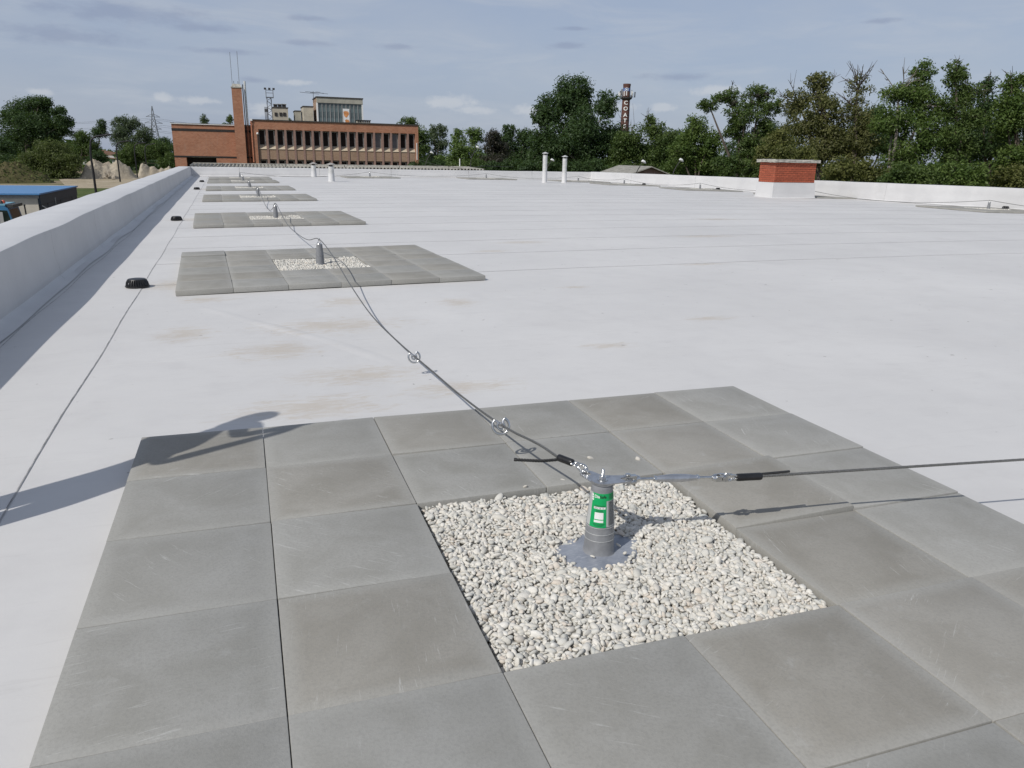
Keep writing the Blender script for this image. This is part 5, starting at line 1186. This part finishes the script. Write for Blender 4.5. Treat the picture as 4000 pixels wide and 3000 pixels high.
def truck():
    x1 = float(onY(78, 850, 53.)[0]); z = -2.02; g = GROUND; t = thing('truck', 'blue truck cab in front of the cream shed wall at the left edge', 'truck', (x1-1.3, 54, g))
    def pl(pts, x_): return [(x_, y_, z_) for y_, z_ in pts]
    prof = [(52.0, g+.6), (51.9, g+1.5), (52.25, z-.12), (52.5, z), (54.6, z), (54.8, z-.15), (54.8, g+.6)]
    # the cab looks to the right: its nose is on the +X side
    X0, W0, W1 = x1-2.3, 52.0, 54.4; P_ = [(x1-.05, g+.55), (x1, g+1.45), (x1-.32, z-.16), (x1-.5, z-.02), (X0, z), (X0, g+.55)]
    mb = MB(); n = len(P_); mb.add([(x, W0, q) for x, q in P_]+[(x, W1, q) for x, q in P_], [tuple(range(n)), tuple(range(2*n-1, n-1, -1))]+[(i, (i+1) % n, n+(i+1) % n, n+i) for i in range(n)]); part('cab', mb, 'truck_blue', t)
    mb = MB(); mb.box(X0, x1-.45, W0+.04, W1-.04, z+.002, z+.09); part('roof_panel', mb, 'truck_roof', t)
    mb = MB(); mb.add([(x1-.9, W0-.012, g+1.75), (x1-.12, W0-.012, g+1.6), (x1-.38, W0-.012, z-.28), (x1-.9, W0-.012, z-.25)], [(0, 1, 2, 3)]); mb.add([(X0+.15, W0-.012, g+1.75), (x1-1., W0-.012, g+1.75), (x1-1., W0-.012, z-.25), (X0+.15, W0-.012, z-.25)], [(0, 1, 2, 3)]); part('side_window', mb, 'pane_cab', t)
    mb = MB(); mb.add([(x1+.012-.03, W0+.15, g+1.6), (x1+.012-.03, W1-.15, g+1.6), (x1-.30, W1-.2, z-.24), (x1-.30, W0+.2, z-.24)], [(0, 1, 2, 3)]); part('windscreen', mb, 'pane_cab', t)
    mb = MB(); mb.box(x1-.42, x1-.05, W0+.1, W1-.1, z-.12, z+.05); part('sun_visor', mb, 'metal_dark', t)
    mb = MB(); mb.box(x1-.75, x1-.55, W0-.35, W0-.28, g+1.75, z-.35); part('mirror', mb, 'frame_grey', t)
    for yy, mt_ in ((W0+.5, 'metal_dark'), (W0+1.0, 'beacon')): mb = MB(); mb.lathe([(.11, z+.09), (.11, z+.2), (.07, z+.27), (0, z+.28)], (x1-.75, yy, 0), 12); part('beacon', mb, mt_, t, True)
    mb = MB(); mb.box(x1-8, X0-.1, W0+.05, W1-.05, g+.75, g+1.0); part('chassis', mb, 'metal_dark', t)
    mb = MB(); mb.box(x1-8, X0-.3, W0, W1, g+1.01, g+1.9); part('load_bed', mb, 'truck_blue', t)
    for xx in (x1-1.1, x1-5.4, x1-6.7):
        for yy in (W0+.05, W1-.35): mb = MB(); mb.tube([(xx, yy, g+.5), (xx, yy+.3, g+.5)], .5, 20); w = part('wheel', mb, 'rubber', t, True); mb = MB(); mb.tube([(xx, yy-.02, g+.5), (xx, yy+.32, g+.5)], .26, 14); part('rim', mb, 'frame_grey', w, True)
truck()
p = onY(107, 842, 56.); mb = MB(); mb.tube([(p[0], 56., GROUND), (p[0]-.08, 56., p[2]+.62)], .045, 7); mb.tube([(p[0]-.08, 56., p[2]+.62), (p[0]-.08, 56., p[2]+.7)], .06, 7); solo('yard_post', mb, 'lamp_black', 'thin dark post standing before the cream shed wall', 'post')
def house():
    c = at(385, 610, 262); t = thing('brown_roof_house', 'small white house with brown roof behind the dark bush at left', 'house', (c[0], c[1], GROUND)); x, y_ = c[0], c[1]
    mb = MB(); mb.box(x-5, x+6, y_, y_+8, GROUND, -.4); part('wall', mb, 'white_paint', t)
    mb = MB(); mb.add([(x-5.5, y_-.6, -.5), (x+6.8, y_-.6, -1.6), (x+6.8, y_+8.6, -1.6), (x-5.5, y_+8.6, -.5), (x-2.5, y_+4, 2.2), (x+5.5, y_+4, .6)], [(0, 1, 5, 4), (2, 3, 4, 5), (0, 4, 3), (1, 2, 5)]); part('roof', mb, 'tile_brown', t)
    mb = MB(); mb.box(x-1, x+.2, y_-.05, y_-.01, -2.4, -1.1); part('window', mb, 'pane_dark', t)
house()
def pylon():
    D = 520.; top = at(593, 414, D); base = at(600, 600, D); X, Y = top[0], top[1]; H = top[2]; g = GROUND; t = thing('power_pylon', 'steel lattice power pylon between the left trees and the brick building', 'pylon', (X, Y, g))
    m_ = D/F; w = lambda z: np.interp(z, [g, 8, H*.75, H], [5.2, 3.4, 1.1, .25])
    cor = lambda z, sx, sy: np.array([X+sx*w(z)*.8, Y+sy*w(z)*.8, z])
    for sx in (-1, 1):
        for sy in (-1, 1): mb = MB(); mb.tube([cor(z, sx, sy) for z in (g, 8, H*.75, H)], [.26, .24, .2, .16], 5); part('leg', mb, 'pylon_steel', t)
    mb = MB(); zs = np.linspace(g, H-1, 11)
    for i in range(10):
        for (a, b) in (((-1, -1), (1, -1)), ((1, -1), (1, 1)), ((1, 1), (-1, 1)), ((-1, 1), (-1, -1))):
            mb.tube([cor(zs[i], *a), cor(zs[i+1], *b)], .11, 4); mb.tube([cor(zs[i], *b), cor(zs[i+1], *a)], .11, 4); mb.tube([cor(zs[i+1], *a), cor(zs[i+1], *b)], .1, 4)
    part('bracing', mb, 'pylon_steel', t); arms = []
    for py_, hw in ((456, 25), (480, 32), (503, 26)):
        z = at(593, py_, D)[2]; L = hw*m_
        for s in (-1, 1):
            e = np.array([X+s*L, Y+s*L*.25, z]); mb = MB(); a = cor(z, s, -1); b = cor(z, s, 1); c = np.array([X+s*w(z)*.6, Y, z+1.8])
            for q in (a, b, c): mb.tube([q, e], .13, 4)
            mb.tube([(a+e)/2, (c+e)/2], .09, 4); part('cross_arm', mb, 'pylon_steel', t); arms.append(e)
    for i, e in enumerate(arms):
        for s, dst in ((1, np.array([260, 150, 4])), (-1, np.array([-320, -60, -3]))):
            a = e-np.array([0, 0, 1.2]); b = a+dst; P_ = [a+(b-a)*u-np.array([0, 0, 34*u*(1-u)]) for u in np.linspace(0, 1, 22)]
            mb = MB(); mb.tube(P_, .06, 4, False); solo('power_line', mb, 'pylon_steel', 'thin power line %s from the %s %s arm of the pylon' % ('to the right' if s > 0 else 'to the left', ('top', 'middle', 'bottom')[i//2], ('left', 'right')[i % 2]), 'wire', 'power lines at the pylon', foot=False)
pylon()

# ------------------------------------------------------------------ behind the right parapet
def hut():
    A, B = at(2417, 645, 66), at(2546, 649, 58.5); z = (A[2]+B[2])/2; A[2] = B[2] = z; d = (B-A); d[2] = 0; L = np.linalg.norm(d); d /= L; n = np.array([d[1], -d[0], 0]); hw, dz = 4.2, 1.5
    t = thing('grey_roof_hut', 'hut with grey gabled sheet roof beyond the right parapet corner', 'hut', (B[0], B[1], GROUND))
    for s in (-1, 1):
        e = n*s*hw-np.array([0, 0, dz]); th = np.array([0, 0, .08]); V = [A, B, B+e, A+e]; mb = MB(); mb.add([v for v in V]+[v-th for v in V], [(0, 1, 2, 3), (7, 6, 5, 4), (0, 4, 5, 1), (1, 5, 6, 2), (2, 6, 7, 3), (3, 7, 4, 0)]); part('roof_slope', mb, 'eternit', t)
    for q, s in ((B, -.35), (A, .35)):
        c = q+d*s; low = lambda k_: np.array([*(c+n*k_*(hw-.3))[:2], GROUND]); e = lambda k_: c+n*k_*(hw-.3)-np.array([0, 0, dz*.95+.1])
        mb = MB(); mb.add([low(-1), low(1), e(1), c-np.array([0, 0, .1]), e(-1)], [(0, 1, 2, 3, 4)]); part('gable_wall', mb, 'brick_pier', t)
    for k_ in (-1, 1):
        a, b = A+d*.35+n*k_*(hw-.3), B-d*.35+n*k_*(hw-.3); zt = z-dz*.95-.1; mb = MB(); mb.add([(a[0], a[1], GROUND), (b[0], b[1], GROUND), (b[0], b[1], zt), (a[0], a[1], zt)], [(0, 1, 2, 3)]); part('side_wall', mb, 'grey_render', t)
hut()
def cobra(px_, py_, depth, label, s=1.):
    p = at(px_, py_, depth); t = thing('street_light', label, 'street light', (p[0]-.5, p[1], GROUND), 'white headed street lights among the trees')
    b = np.array([p[0]-.55*s, p[1], GROUND]); top = np.array([p[0]-.5*s, p[1], p[2]-.7]); S2 = spline([b, (b+top)/2, top, p-np.array([.1, 0, .08])], .4); mb = MB(); mb.tube(S2, np.linspace(.08, .03, len(S2)), 7); part('pole', mb, 'metal_dark', t, True)
    mb = MB(); mb.tube([p+np.array([-.16, 0, .04]), p+np.array([-.06, 0, .07]), p+np.array([.08, 0, .0]), p+np.array([.2, 0, -.10])], [.04, .10, .11, .05], 10); part('lamp_head', mb, 'lamp_white', t, True)
for a in ((2513, 633, 55.5, 'white headed street light over the grey hut roof'), (2157, 626, 72, 'white headed street light between the tall flues'), (1865, 576, 80, 'white headed street light before the purple brown tree'), (1686, 597, 84, 'white headed street light right of the brick building'), (2660, 626, 60, 'small white headed street light right of the grey hut')): cobra(*a)
a = onY(1796, 655, 56); mb = MB(); mb.tube([(a[0], 56, .3), (a[0], 56, onY(1796, 620, 56)[2])], .04, 7); mb.tube([(a[0], 56, GROUND), (a[0], 56, .3)], .05, 7); solo('white_post', mb, 'white_paint', 'slim white post behind the right end of the ribbed roof', 'post')
A, B = onY(1636, 622, 95), onY(1885, 650, 57); P_ = [A+(B-A)*u-np.array([0, 0, 1.6*u*(1-u)]) for u in np.linspace(0, 1, 20)]; mb = MB(); mb.tube(P_, .02, 5); solo('overhead_wire', mb, 'metal_dark', 'dark overhead wire from the brick building corner down to the right', 'wire', foot=False)
A, B = onY(1880, 648, 55), at(2005, 652, 66); mb = MB(); mb.tube([A+(B-A)*u for u in (0, .5, 1)], .02, 5); solo('overhead_wire', mb, 'metal_dark', 'dark overhead wire above the far parapet left of the tall flues', 'wire', foot=False)
